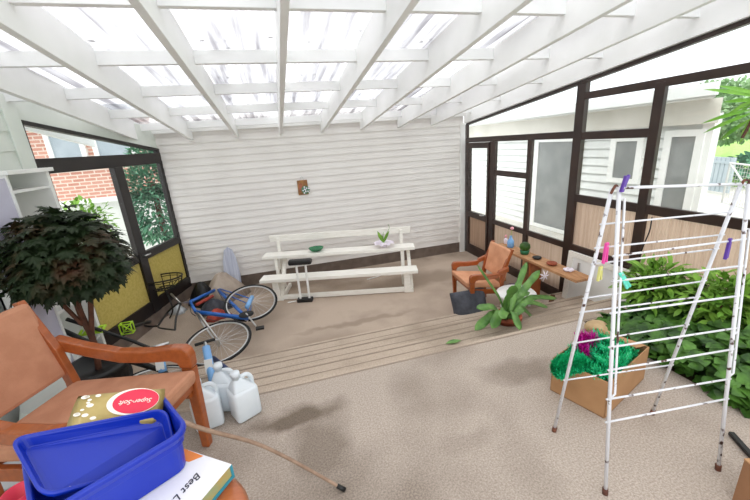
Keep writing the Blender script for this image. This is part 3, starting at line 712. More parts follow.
# wire basket
bc = aty(163, 282, 5.0); t = thing('wire_basket', 'black wire bicycle basket above the handlebars by the mustard panels', 'basket', bc)
b = B(); R0, R1, hh = .215, .12, .15
ringp = lambda R, z: [V((R*1.15*math.cos(2*PI*i/28), R*.8*math.sin(2*PI*i/28), z)) for i in range(28)]
b.tube(ringp(R0, .06), .010, 6, True); b.tube(ringp(R0*.97, .03), .006, 5, True); b.tube(ringp(R1, -.09), .007, 6, True)
for i in range(14):
    a = 2*PI*i/14; b.tube([V((R0*1.15*math.cos(a), R0*.8*math.sin(a), .06)), V((R0*1.05*math.cos(a), R0*.72*math.sin(a), -.03)), V((R1*1.15*math.cos(a), R1*.8*math.sin(a), -.09)), V((0, 0, -.095))], .005, 4)
b.done('wire_cage', 'black', t)
B().tube(spline([(0, 0, .02), (0, 0, -.12), (.03, -.02, -.25), (.06, -.1, -.38), (.0, -.1, -bc.z+.02)]), .010, 8).done('bracket', 'black', t)

# second bicycle, black, lying behind the chair
t = thing('bicycle', 'black bicycle with lime green pedals lying behind the foreground armchair', 'bicycle', (-1.45, 3.5, 0))
O_ = t.location.copy()
wheel(P(120, 372, .45)+V((-.35, .25, -.12)), (.55, -.3, 1), .30); 
hA, hB, hC, hD = P(95, 345, .55), P(165, 372, .30), P(62, 330, .8), P(130, 340, .42)
wheel(P(156, 378, .2), (.1, .2, 1), .26)
B().tube([hC, hA, hB], .02, 10).done('down_tube', 'black', t, smooth=True)
B().tube([hC+V((0, .1, .05)), hD, P(160, 352, .3)], .016, 10).done('top_tube', 'black', t, smooth=True)
B().tube([P(83, 352, .5), P(98, 384, .3)], .017, 10).done('seat_tube', 'black', t, smooth=True)
B().tube([P(128, 362, .36), P(190, 380, .14)], .012, 8).done('chain_stay', 'black', t, smooth=True)
b = B(); c = P(127, 328, .5)
for z in (-.03, .03): b.tube([c+V((-.05, z, -.05)), c+V((.05, z, -.05)), c+V((.05, z, .05)), c+V((-.05, z, .05))], .008, 6, True)
for x, z in ((-.05, -.05), (.05, -.05), (.05, .05), (-.05, .05), (0, 0)): b.tube([c+V((x, -.03, z)), c+V((x, .03, z))], .008, 6)
b.tube([c+V((-.05, 0, -.05)), c+V((.05, 0, .05))], .008, 6); b.tube([c+V((.05, 0, -.05)), c+V((-.05, 0, .05))], .008, 6)
b.done('pedal', 'lime', t, smooth=True)
B().tube([c, P(150, 322, .3)], .02, 8).done('crank', 'black', t, smooth=True)
b = B(); c = P(92, 332, .62)
for k in range(5): b.tube([c+V((-.09+k*.045, -.03, .01*(k % 2))), c+V((-.09+k*.045, .05, .02))], .012, 6)
b.tube([c+V((-.1, -.03, 0)), c+V((.1, -.03, 0))], .012, 6); b.tube([c+V((-.1, .05, .02)), c+V((.1, .05, .02))], .012, 6)
b.done('pedal', 'lime', t, smooth=True)
B().tube([c+V((0, .02, -.02)), P(88, 350, .4)], .014, 8).done('crank', 'black', t, smooth=True)
b = B(); b.tube(spline([P(78, 300, .72), P(84, 306, .8), P(90, 300, .8), P(95, 295, .82)]), .013, 8); b.tube([P(84, 304, .8), P(80, 335, .55)], .014, 8); b.done('handlebar', 'black', t, smooth=True)
B().tube([P(83, 300, .84), P(83, 308, .8)], .016, 8).done('grip', 'silver', t)

# floor pumps beside the wheel
def floor_pump(lab, a, b2, m_, top):
    t = thing('floor_pump', lab, 'bicycle pump', (a.x, a.y, 0)); A = a-t.location; Bp = b2-t.location
    d = (Bp-A).normalized()
    B().tube([A, Bp], .032, 14).done('barrel', m_, t, smooth=True)
    B().tube([A-d*.05, A], .036, 14).done('base', 'black', t, smooth=True)
    B().tube([Bp, Bp+d*.05], .014, 8).done('rod', 'silver', t)
    e = Bp+d*.05; B().tube([e-V((.08, .02, 0)), e+V((.08, .02, 0))], .014, 8).done('handle', top, t, smooth=True)
    for s in (-.012, .0, .012): pass
    B().box(-.004, .004, -.03, .03, -.06, .06).done('label_strip', 'white', t).matrix_local = frame_mtx(A.lerp(Bp, .5)+V((.0, -.033, .015)), V((0, -1, .3)), V((1, 0, 0)))
    return t
floor_pump('light blue bicycle pump standing on the steps beside the near wheel', atz(214, 386, .30), atz(206, 347, .50), 'skyblue', 'black')
tag(B().tube([atz(213, 358, .34), atz(236, 377, .42)], .022, 10).done('navy_tube', 'navy', smooth=True), 'navy blue tube lying between the pump and the milk-white jugs', 'tube')
t2 = floor_pump('light blue pump seen under the arm of the foreground chair', atz(163, 372, .40), atz(159, 352, .55), 'skyblue', 'silver')

t_ = B().tube([lm(.88, .03, .93), lm(.88, .07, .93), lm(.80, .075, .93)], .010, 8).done('door_handle_left', 'silver', smooth=True); tag(t_, kind='structure')
# clutter at the left end of the back wall
t = thing('ironing_board', 'grey-blue striped ironing board leaning on the back wall behind the cloths', 'ironing board', (-.90, 5.60, 0))
b = B(); prof = [(-.11, 0), (.11, 0), (.12, .25), (.10, .5), (.06, .66), (.0, .71), (-.06, .66), (-.10, .5), (-.12, .25)]
b.prism(prof, .03, frame_mtx((0, 0, 0), (1, 0, 0), (0, .12, 1))); b.done('board', 'stripe', t, bevel=.008)
def drape(name, m_, lab, c, r, h, seed):
    b = B(); rnd = random.Random(seed); n = 22; rings = []
    ph = [rnd.uniform(0, 6) for _ in range(3)]
    for k, (rr, zz) in enumerate(((.02, 1), (.25, .93), (.5, .68), (.75, .38), (1, .0))):
        ring = []
        for j in range(n):
            a = 2*PI*j/n; q = 1+.16*math.sin(3*a+ph[0])+.08*math.sin(7*a+ph[1]); ring.append(b.bm.verts.new((r*rr*q*math.cos(a), r*rr*q*.8*math.sin(a), h*zz*(1+.05*math.sin(5*a+ph[2])*(zz > 0)))))
        rings.append(ring)
    for A, C_ in zip(rings, rings[1:]):
        for j in range(n): b.bm.faces.new((A[j], A[(j+1) % n], C_[(j+1) % n], C_[j]))
    b.bm.faces.new(rings[0]); b.bm.faces.new(rings[-1]); return tag(b.done(name, m_, loc=c, smooth=True), lab, 'cloth')
drape('taupe_sheet', 'greycloth', 'taupe sheet heaped over a box at the left end of the back wall', (-1.02, 5.36, 0), .32, .40, 1)
drape('black_bag', 'black', 'black bag slumped between the taupe sheet and the left door', (-1.30, 5.28, 0), .20, .33, 2)
drape('grey_bag', 'darkcloth', 'charcoal cloth heap on the floor behind the blue bicycle frame', (-1.12, 4.98, 0), .22, .16, 3)
drape('red_cloth', 'redcloth', 'red cloth lying inside the blue bicycle frame', (-1.04, 4.70, 0), .16, .12, 4)
drape('white_bag', 'greybox', 'small pale plastic bag on the floor by the left door corner', (-1.62, 5.10, 0), .12, .12, 6)

# ------------------------------------------------------------------ jugs
def jug(loc, rz, lab, tilt=0):
    t = thing('plastic_jug', lab, 'jug', loc, rz, 'white plastic jugs on the upper floor edge'); t.scale = (1.12, 1.12, 1.12)
    b = B(); w, d_, h = .072, .06, .19
    b.hexa([V((-w, -d_, 0)), V((w, -d_, 0)), V((w, d_, 0)), V((-w, d_, 0)), V((-w, -d_, h)), V((w, -d_, h)), V((w, d_, h)), V((-w, d_, h))])
    b.done('body', 'jug', t, bevel=.02, smooth=True)
    b = B(); b.hexa([V((-w+.008, -d_+.008, h-.01)), V((w-.008, -d_+.008, h-.01)), V((w-.008, d_-.008, h-.01)), V((-w+.008, d_-.008, h-.01)), V((-.04, -.02, h+.06)), V((-.0, -.02, h+.06)), V((-.0, .02, h+.06)), V((-.04, .02, h+.06))])
    b.done('shoulder', 'jug', t, bevel=.012, smooth=True)
    B().lathe([(.02, h+.05), (.02, h+.075), (.025, h+.075), (.025, h+.098), (.003, h+.10)], c=(-.02, 0, 0), n=16).done('cap', 'jug', t, smooth=True)
    B().tube(spline([(.0, 0, h+.055), (.04, 0, h+.055), (.062, 0, h+.02), (.06, 0, h-.03)]), .012, 8).done('handle', 'jug', t, smooth=True)
    t.rotation_euler = (tilt, 0, rz)
    return t
jug((-.615, 2.01, .502), .2, 'white plastic jug, leftmost of the three beside the chair leg')
jug((-.515, 2.135, .502), -.3, 'white plastic jug in the middle, set back between the other two')
jug((-.40, 2.015, .502), .5, 'white plastic jug, rightmost of the three, nearest the open carpet')

# ------------------------------------------------------------------ weeping maple tree in a pot and cabinet behind
TX, TY = -1.55, 2.86
t = thing('potted_maple', 'dense dark potted maple tree with rusty leaf tips by the left wall', 'potted tree', (TX, TY, .25))
B().lathe([(.15, 0), (.20, .32), (.22, .32), (.22, .37), (.19, .37), (.17, .33), (.01, .32)], n=28).done('pot', 'black', t, smooth=True)
tr = B().tube(spline([(0, 0, .3), (.03, 0, .55), (-.0, .02, .8), (.02, 0, 1.05)]), .022, 8)
tr.tube(spline([(.01, 0, .5), (.07, .02, .8), (.13, .05, 1.1)]), .018, 7); tr.tube(spline([(.0, 0, .7), (-.12, .0, 1.0), (-.2, .05, 1.25)]), .015, 7); tr.tube(spline([(0.02, 0, .75), (.05, -.12, 1.1), (.02, -.2, 1.3)]), .013, 7)
tr.done('trunk', 'bark', t, smooth=True)
def maple(b, c, d, up_, L):
    d = V(d).normalized(); s = d.cross(V(up_)); 
    if s.length < .05: return
    s.normalize(); u = s.cross(d); pr = [(0, 0), (.18, .1), (.05, .42), (.32, .28), (.38, .62), (.55, .24), (.75, .34), (.72, .14), (1.05, 0)]
    pts = pr+[(x, -y) for x, y in pr[-2:0:-1]]
    vs = [V(c)+d*(x*L)+s*(y*L)-u*(.35*L*(x*x+y*y)) for x, y in pts]
    cc = b.bm.verts.new(V(c)+d*(.35*L)); v = [b.bm.verts.new(p) for p in vs]
    for i in range(len(v)): b.bm.faces.new((cc, v[i], v[(i+1) % len(v)]))
fc = aty(64, 250, TY)-V((TX, TY, .25)); b = B()
for i in range(1700):
    v = V((random.gauss(0, 1), random.gauss(0, 1), random.gauss(0, 1))).normalized()*random.uniform(.45, 1.0)**.6
    k = 1-.15*math.sin(3*math.atan2(v.y, v.x)+1)
    c = fc+V((v.x*.385*k, v.y*.33, v.z*.30-(.1*(v.x**2+v.y**2)*1.0)))
    maple(b, c, V((v.x, v.y, -.35+.5*v.z))+V((random.uniform(-.5, .5), random.uniform(-.5, .5), random.uniform(-.3, .3))), V((v.x*.5, v.y*.5, 1)), random.uniform(.065, .115))
b.done('foliage', 'leafmaple', t)
# white open cabinet
t = thing('white_cabinet', 'tall open white cabinet standing against the left wall behind the maple', 'cabinet', (PE.x+.17, 3.15, 0))
h = 2.06; b = B(); b.box(-.14, .17, -.10, -.08, 0, h); b.box(-.14, .17, .36, .40, 0, h); b.box(-.14, -.12, -.10, .40, 0, h); b.done('carcass', 'white', t, bevel=.002)
B().box(-.15, .20, -.12, .42, h, h+.03).done('top_board', 'white', t, bevel=.003)
for z in (.15, .55, .98, 1.4, 1.93): B().box(-.12, .16, -.08, .36, z, z+.02).done('shelf', 'white', t)
B().box(.14, .16, -.42, -.10, .1, h-.02).done('door_panel', 'lavender', t, bevel=.002)
tag(B().box(-.2, .25, -.012, .012, 0, .62, ).done('white_board', 'siding_out', loc=(-1.86, 2.62, .26)), 'white board standing on the steps behind the foreground chair', 'board')
bpy.data.objects['white_board'].rotation_euler = (math.radians(-14), 0, math.radians(-25))
t = thing('grey_toolbox', 'pale grey boxy case with a black handle under the foreground armchair back', 'case', (-1.62, 2.02, .505), .35)
B().box(-.22, .22, -.16, .16, 0, .17).done('body', 'greybox', t, bevel=.02)
B().box(-.05, .05, -.17, .17, .172, .178).done('strap', 'black', t)
B().tube(spline([(-.08, -.15, .17), (-.05, -.17, .23), (.05, -.17, .23), (.08, -.15, .17)]), .012, 8).done('handle', 'greybox', t, smooth=True)
o = tag(B().box(-.22, .22, -.14, .14, 0, .02).done('pale_panel', 'siding_left', loc=(-1.78, 2.72, .39)), 'pale flat panel lying on the steps behind the foreground chair', 'panel'); o.rotation_euler = (0, 0, .5)

# ------------------------------------------------------------------ foreground table, book, blue tub, lid, packet, cane
ZT = 1.25
tc = V((-.565, .72, 0))
t = thing('side_table', 'round-edged orange wooden table at the bottom left carrying the blue tub', 'table', (tc.x, tc.y, .5))
B().lathe([(.19, ZT-.55), (.215, ZT-.545), (.238, ZT-.53), (.245, ZT-.515), (.238, ZT-.503), (.225, ZT-.5), (.002, ZT-.5)], n=64, sx=1.55).done('tabletop', 'redwood', t, smooth=True)
for k in range(4):
    a = PI/4+k*PI/2; B().tube([(.24*math.cos(a), .15*math.sin(a), ZT-.545), (.27*math.cos(a), .17*math.sin(a), 0)], [.022, .014], 10).done('leg', 'redwood', t, smooth=True)
# book
zb = 1.30
c0, c1, c2_ = atz(194, 455, zb), atz(231, 463.5, zb), atz(199, 501, zb)
ex = (c2_-c1).normalized(); ey = V((-ex.y, ex.x, 0));
if ey.dot(c0-c1) < 0: ey = -ey
t = thing('thick_book', 'thick white book with orange corner and teal edges under the blue tub', 'book', (c1.x, c1.y, ZT+.002)); bl_ = .30; bw_ = .22
def bx(p, q, z): return ex*p+ey*q+V((0, 0, z))
def slab(a0, a1, b0, b1, z0, z1): b = B(); b.hexa([bx(a0, b0, z0), bx(a1, b0, z0), bx(a1, b1, z0), bx(a0, b1, z0), bx(a0, b0, z1), bx(a1, b0, z1), bx(a1, b1, z1), bx(a0, b1, z1)]); return b
T0 = zb-ZT-.004
slab(0, bl_, 0, bw_, 0, .004).done('back_cover', 'bookteal', t); slab(.003, bl_-.003, .002, bw_-.003, .004, T0-.003).done('pages', 'bookpages', t)
slab(0, bl_, 0, bw_, T0-.003, T0).done('front_cover', 'bookwhite', t); slab(-.0015, .005, -.001, bw_, .0, T0-.003).done('spine', 'bookteal', t)
slab(.006, bl_, -.0008, .003, .004, .010).done('edge_stripe', 'bookteal', t)
q = ((c0-c1).dot(ey)); mo = B(); mo.faces([bx(.003, q-.028, T0+.0006), bx(.03, q-.004, T0+.0006), bx(.035, q+.05, T0+.0006), bx(.0, q+.05, T0+.0006)], [(0, 1, 2, 3)]); mo.done('corner_print', 'bookorange', t)
text('title', 'Best Loved', .030, 'ink', frame_mtx(bx(.115, q*.5, T0+.0008), ex, -ey if ex.cross(-ey).z > 0 else ey), t, shear=.35)
# blue tub
u_ = V((-.847, -.532, 0)).normalized(); v_ = V((-u_.y*-1, 0, 0)); v_ = V((u_.y, -u_.x, 0)); 
if v_.y < 0: v_ = -v_
R_ = atz(191, 428, 1.425)
TL, TW = .31, .27
def rrect(cx, cy, hx, hy, r, z, n=5):
    out = []
    for sx, sy, a0 in ((1, 1, 0), (-1, 1, PI/2), (-1, -1, PI), (1, -1, 1.5*PI)):
        for k in range(n+1): a = a0+PI/2*k/n; out.append(V((cx+sx*(hx-r)+r*math.cos(a), cy+sy*(hy-r)+r*math.sin(a), z)))
    return out
def tray(name, parent, prof, hx, hy, r, m_):
    """prof: list of (inset, z) going outside bottom -> rim -> inside bottom"""
    b = B(); rings = []
    for ins, z in prof: rings.append([b.bm.verts.new(p) for p in rrect(0, 0, hx-ins, hy-ins, max(r-ins*.6, .008), z)])
    for A, C_ in zip(rings, rings[1:]):
        n = len(A)
        for j in range(n): b.bm.faces.new((A[j], A[(j+1) % n], C_[(j+1) % n], C_[j]))
    b.bm.faces.new(rings[0][::-1]); b.bm.faces.new(rings[-1]); return b.done(name, m_, parent, smooth=False, bevel=.0015)
ctr = R_+u_*(TL/2)+v_*(TW/2)
t = thing('blue_tub', 'royal blue plastic tub in the bottom left corner, standing on the book', 'tub', (0, 0, 0)); t.matrix_world = frame_mtx((ctr.x, ctr.y, zb+.001), u_, -v_ if u_.cross(-v_).z > 0 else v_)
hT = 1.425-zb
tray('body', t, [(.022, 0), (.016, hT-.045), (.010, hT-.044), (.010, hT-.026), (.005, hT-.025), (.0, hT-.012), (.0, hT-.003), (.004, hT), (.010, hT), (.013, hT-.006), (.026, .006)], TL/2, TW/2, .045, 'blue')
# second tub/lid tilted inside
cTL, cTR = atz(8, 438, 1.50), atz(167, 407, 1.43)
cLR, cLL = R_+u_*.035+v_*.04, R_+u_*.285+v_*.03; cLR.z = 1.315; cLL.z = 1.445
cen = (cTL+cTR+cLR+cLL)/4
t = thing('blue_tray', 'shallow royal blue plastic tray tilted inside the blue tub', 'tray', tuple(cen))
hx, hy, dp = .16, .085, .026
def warp(o):
    N = (cTR-cTL).cross(cLL-cTL).normalized(); N = N if N.z > 0 else -N
    for v in o.data.vertices:
        a, c = (v.co.x/hx+1)/2, (v.co.y/hy+1)/2
        v.co = (cTL.lerp(cTR, a)).lerp(cLL.lerp(cLR, a), c)+N*v.co.z-cen
    return o
warp(tray('body', t, [(.014, -dp), (.010, -.014), (.003, -.013), (.003, -.006), (.0, -.005), (.0, 0), (.003, .003), (.007, .003), (.010, -.002), (.018, -dp+.004)], hx, hy, .03, 'blue'))
b = B()
for k in range(7): blob(b, (-hx*.45+random.gauss(0, .02), hy*.55+random.gauss(0, .012), -dp+.006), random.uniform(.0012, .0025), k, (1, 1, .6))
warp(b.done('water_droplet', 'silver', t, smooth=True))
# packet
pA, pB = atz(66, 412, 1.45), atz(160, 410, 1.45)
px_ = (pB-pA).normalized(); pn = V((px_.y, -px_.x, 0)); up_p = V((-pn.x*.55, -pn.y*.55, .83)).normalized() if pn.y < 0 else V((pn.x*.55, pn.y*.55, .83)).normalized()
q = [atz(68, 434, 1.445), atz(162, 418, 1.40), atz(158, 394, 1.44), atz(80, 397, 1.485)]
ctr = (q[0]+q[1]+q[2]+q[3])/4; X_ = (q[1]-q[0]+q[2]-q[3]).normalized(); wd = (q[1]-q[0]).length; Yv = ((q[2]+q[3])-(q[0]+q[1]))/2; hg = Yv.length
pm = frame_mtx(ctr, X_, Yv); t = thing('tissue_packet', 'gold packet with a red oval and upside-down white lettering behind the blue tray', 'packet', (0, 0, 0)); t.matrix_world = pm
b = B(); vs = []; N_ = 13
for s_ in (1, -1):
    for i in range(N_):
        for j in range(N_):
            a, c = i/(N_-1)*2-1, j/(N_-1)*2-1; k = (1-abs(a)**5)*(1-abs(c)**4); vs.append((a*wd*.52*(1-.03*abs(c)**3), c*hg*.62*(1-.04*abs(a)**3), s_*.022*k**.5))
fs = [(s_*169+i*13+j, s_*169+i*13+j+1, s_*169+i*13+j+14, s_*169+i*13+j+13) for s_ in (0, 1) for i in range(12) for j in range(12)]
b.faces(vs, fs); bmesh.ops.remove_doubles(b.bm, verts=b.bm.verts, dist=.0008); b.done('wrapper', 'gold', t, smooth=True)
def oval(cx, cy, rx, ry, z, m_, nm): b = B(); n = 36; b.faces([(cx+rx*math.cos(2*PI*k/n), cy+ry*math.sin(2*PI*k/n), z+.0*k) for k in range(n)], [tuple(range(n))]); return b.done(nm, m_, t)
oval(wd*.17, hg*.10, wd*.30, hg*.44, .0236, 'packwhite', 'halo_print'); oval(wd*.20, hg*.10, wd*.265, hg*.40, .0243, 'packred', 'oval_print')
text('lettering', 'Super-Soft', min(hg*.30, wd*.088), 'packwhite', Matrix.Translation((wd*.20, hg*.08, .0252))@Matrix.Rotation(PI, 4, 'Z'), t, depth=.0003, shear=.3)
b = B()
for k in range(12):
    cx, cy = -wd*.42+random.uniform(0, .24)*wd, random.uniform(-.3, .45)*hg; n = 10; rr = random.uniform(.003, .006)
    b.faces([(cx+rr*1.5*math.cos(2*PI*i/n), cy+rr*math.sin(2*PI*i/n), .0215) for i in range(n)], [tuple(range(n))])
b.done('petal_print', 'packwhite', t)
# red ring and pale tray at the left edge
p0 = atz(28, 500, 1.27)
t = thing('red_cup', 'red plastic cup handle showing below the blue lid at the left', 'cup', (p0.x+.005, p0.y-.02, ZT+.002))
b = B(); b.lathe([(.028, 0), (.034, .07), (.031, .07), (.026, .005)], n=20); b.done('body', 'packred', t, smooth=True)
B().tube(arc((0, .032, .035), .026, -PI/2, PI/2, 10, V((0, 1, 0)), V((0, 0, 1))), .006, 8).done('handle', 'packred', t, smooth=True)
# cane
ca, cb, cc_ = atz(345, 490, .505), atz(265, 447, .74), atz(197, 427, .93); cd = atz(140, 402, 1.03)
t = thing('walking_cane', 'thin pale wooden cane with a black tip leaning from the carpet onto the armchair', 'cane', (ca.x, ca.y, .5)); O2 = t.location.copy()
B().tube([p-O2 for p in spline([ca, cb, cc_, cd])], [.0075+.004*i/24 for i in range(25)], 8).done('shaft', 'stick', t, smooth=True)
B().tube([ca-O2, (ca-O2).lerp(cb-O2, .1)], .011, 10).done('tip', 'black', t, smooth=True)

# ------------------------------------------------------------------ drying rack
fL0, fL1, fR1, fR0 = V((1.277, 1.267, .5)), V((1.228, .899, .5)), V((1.815, .825, .5)), V((1.875, 1.184, .5))   # far-left, near-left, near-right, far-right feet
aL, aR = V((1.262, 1.075, 1.865)), V((1.855, 1.0, 1.83))
RC = (fL0+fL1+fR0+fR1)/4
t = thing('drying_rack', 'tall white metal clothes drying rack with rusty joints in the right foreground', 'drying rack', tuple(RC))
g = lambda p: V(p)-RC
legs = [(fL0, aL+V((-.006, .01, 0))), (fL1, aL+V((.006, -.01, 0))), (fR1, aR+V((.006, -.01, 0))), (fR0, aR+V((-.006, .01, 0)))]
for i, (f0, a0) in enumerate(legs):
    tp = a0 if i in (0, 1, 2) else a0
    lg = B().tube([g(f0)+V((0, 0, .012)), g(tp)], .0078, 10).done('leg', 'rackwhite', t, smooth=True)
    B().tube([g(f0), g(f0.lerp(a0, .022))], .012, 10).done('foot_cap', 'rust', lg, smooth=True)
def on_leg(i, py, px=None):
    f0, a0 = legs[i]; best = min(range(0, 1001), key=lambda k: abs(projy(f0.lerp(a0, k/1000))-py)); return f0.lerp(a0, best/1000)
def projy(p): q = p-CAM; return 250-F*q.dot(u2)/q.dot(fwd)
rung = lambda p, q, r=.004: B().tube([g(p)-(g(q)-g(p)).normalized()*.015, g(q)+(g(q)-g(p)).normalized()*.015], r, 7).done('rung', 'rackwhite', t, smooth=True)
for yl, yr in ((256, 239.5), (281, 266), (313, 296), (347, 328.6), (370, 349.6), (399, 379), (422, 399)): rung(on_leg(1, yl), on_leg(2, yr), .0045)
for yl, yr in ((224, 212), (248, 235), (264, 249), (298, 281), (312, 297), (343, 325), (380, 365)): rung(on_leg(0, yl), on_leg(3, yr))
# top hinge bars, side loops
B().tube([g(aL+V((0, 0, .0))), g(aR)+V((.0, 0, .0))], .006, 8).done('top_bar', 'rackwhite', t, smooth=True)
b = B(); k0 = g(aR); b.tube(spline([k0+V((-.02, 0, .0)), k0+V((-.01, 0, .015)), k0+V((.02, 0, .01)), k0+V((.02, 0, -.02))]), .005, 8); b.done('hinge_hook', 'rust', t, smooth=True)
b = B(); k0 = g(aL); b.tube(spline([k0+V((-.02, 0, -.02)), k0+V((0, 0, .01)), k0+V((.02, 0, -.02))]), .005, 8); b.done('hinge_hook', 'rust', t, smooth=True)
for a, k1, k0_ in ((1, .97, .36), (2, .86, .52), (2, .60, .37)):      # folded side wings lying beside the legs
    f0, a0 = legs[a]; top = g(f0.lerp(a0, k1)); bt = g(f0.lerp(a0, k0_)); ox = V((.024, -.004, 0))
    B().tube([top, top+ox, top.lerp(bt, .5)+ox, bt+ox, bt+ox*.5+V((0, 0, -.012)), bt], .0048, 7).done('side_loop', 'rackwhite', t, smooth=True)
def peg(name, at_, m_, lab, d=(0, 0, -1), L=.075):
    at_ = V(at_); d = V(d).normalized(); s = V((.35, -.9, 0)); t = thing(name, lab, 'clothes peg', at_)
    x = V((.93, .36, 0))
    for k in (-1, 1): B().bar(-d*.015+x*(k*.006), d*L+x*(k*.014), .008, .012).done('peg_half', m_, t, bevel=.002)
    B().tube([x*-.008, x*.008], .006, 8).done('spring', 'silver', t); return t
peg('clothes_peg', aL+V((.012, -.02, .0)), 'purple', 'purple clothes peg on top of the left end of the drying rack', (.3, 0, 1), .05)
q0, q1 = on_leg(1, 256), on_leg(2, 239.5)
peg('clothes_peg', q0.lerp(q1, .89)+V((0, 0, -.003)), 'purple', 'purple clothes peg hanging near the right end of the drying rack')
p0 = on_leg(0, 244); peg('clothes_peg', p0+V((.03, -.012, -.01)), 'pink', 'bright pink clothes peg near the left legs of the drying rack')
p0 = on_leg(0, 270); peg('clothes_peg', p0+V((.03, -.012, 0)), 'yellow', 'pale yellow clothes peg between the left legs of the drying rack', L=.05)
p0 = on_leg(1, 283); peg('clothes_peg', p0+V((.03, .0, .03)), 'teal', 'teal clothes peg on a rung beside the near left leg', (.6, 0, -.8), .08)

# ------------------------------------------------------------------ cardboard box with tinsel
bt = [atz(560, 375, .75), atz(605, 394, .75), atz(658, 355, .75), atz(600, 333, .75)]
k0, k1, k2 = atz(558, 381, .72), atz(605, 393, .72), atz(658, 353, .72)
c = atz(604, 420, .5); e1 = (atz(563, 388, .5)-c); e2 = (atz(657, 386, .5)-c)
e2 = V((.86, .30, 0)).normalized(); e1 = V((-.30, .86, 0)).normalized()
c = V((1.60, 1.245, .5)); w1, w2, hb = .32, .55, .24
t = thing('cardboard_box', 'open brown cardboard box on the carpet behind the drying rack', 'box', tuple(c))
def cb_(p, q, z): return e1*p+e2*q+V((0, 0, z))
def cslab(nm, a0, a1, b0, b1, z0, z1, m_): b = B(); b.hexa([cb_(a0, b0, z0), cb_(a1, b0, z0), cb_(a1, b1, z0), cb_(a0, b1, z0), cb_(a0, b0, z1), cb_(a1, b0, z1), cb_(a1, b1, z1), cb_(a0, b1, z1)]); return b.done(nm, m_, t)
cslab('side_panel', 0, w1, 0, .006, 0, hb, 'card'); cslab('side_panel', 0, w1, w2-.006, w2, 0, hb, 'card'); cslab('side_panel', 0, .006, 0, w2, 0, hb, 'card'); cslab('side_panel', w1-.006, w1, 0, w2, 0, hb, 'card'); cslab('bottom', 0, w1, 0, w2, 0, .006, 'card_dark')
b = B(); b.hexa([cb_(.02, w2, hb), cb_(w1-.02, w2, hb), cb_(w1-.02, w2+.004, hb), cb_(.02, w2+.004, hb), cb_(.04, w2-.10, hb+.012), cb_(w1-.04, w2-.10, hb+.012), cb_(w1-.04, w2-.10, hb+.017), cb_(.04, w2-.10, hb+.017)]); b.done('flap', 'card', t)
def tinsel(b, path, R, n):
    sp_ = spline(path, 10)
    for i in range(n):
        p = random.choice(sp_)+V((random.gauss(0, .012), random.gauss(0, .012), random.gauss(0, .01))); d = V((random.gauss(0, 1), random.gauss(0, 1), random.gauss(0, 1))).normalized(); s = d.cross(V((.3, .5, .8))).normalized()*.0022
        q_ = p+d*R*random.uniform(.6, 1.1); b.faces([p-s, p+s, q_+s, q_-s], [(0, 1, 2, 3)])
b = B(); o_ = V(c)
path = [o_+cb_(.06, .05, .235), o_+cb_(.22, .07, .25), o_+cb_(.25, .18, .27), o_+cb_(.08, .16, .255), o_+cb_(.06, .28, .25), o_+cb_(.22, .30, .27), o_+cb_(.24, .42, .26), o_+cb_(.07, .42, .24), o_+cb_(.03, .2, .24)]
tinsel(b, path, .042, 3600)
for _ in range(4200):
    p = o_+cb_(random.uniform(.02, .30), random.uniform(.02, .46), random.uniform(.19, .245)); d = V((random.gauss(0, 1), random.gauss(0, 1), abs(random.gauss(0, .8)))).normalized(); s_ = d.cross(V((.3, .5, .8))).normalized()*.003; q_ = p+d*random.uniform(.015, .04); b.faces([p-s_, p+s_, q_+s_, q_-s_], [(0, 1, 2, 3)]); tinsel(b, [o_+cb_(.18, .05, .25), o_+cb_(.22, -.02, .26), o_+cb_(.24, -.06, .23)], .035, 130)
b.tube(spline(path), .02, 6)
tag(b.done('green_tinsel', 'tinselgreen'), 'shiny green tinsel garland spilling over the cardboard box', 'tinsel', kind='stuff')
b = B(); path = [o_+cb_(.20, .14, .27), o_+cb_(.25, .18, .30), o_+cb_(.26, .24, .305), o_+cb_(.22, .31, .28)]; tinsel(b, path, .048, 1500); b.tube(spline(path), .015, 6)
tag(b.done('pink_tinsel', 'tinselpink'), 'magenta tinsel bunch on top of the green tinsel in the box', 'tinsel', kind='stuff')
# bottom right: box corner and bar
c = atz(752, 458, .78)
t = thing('cardboard_box', 'corner of a plain cardboard box at the bottom right picture edge', 'box', (1.69, .70, .5), -.25)
B().box(0, .30, -.30, .0, 0, .24).done('box_body', 'card_dark', t, bevel=.002)
B().box(-.001, .30, -.30, .001, .241, .246).done('flap', 'card', t)
pa, pb = atz(731, 433, .515), atz(757, 462, .515); tag(B().bar(pa, pb, .025, .02).done('black_bar', 'black', bevel=.003), 'flat black bar lying on the carpet near the right picture edge', 'bar')

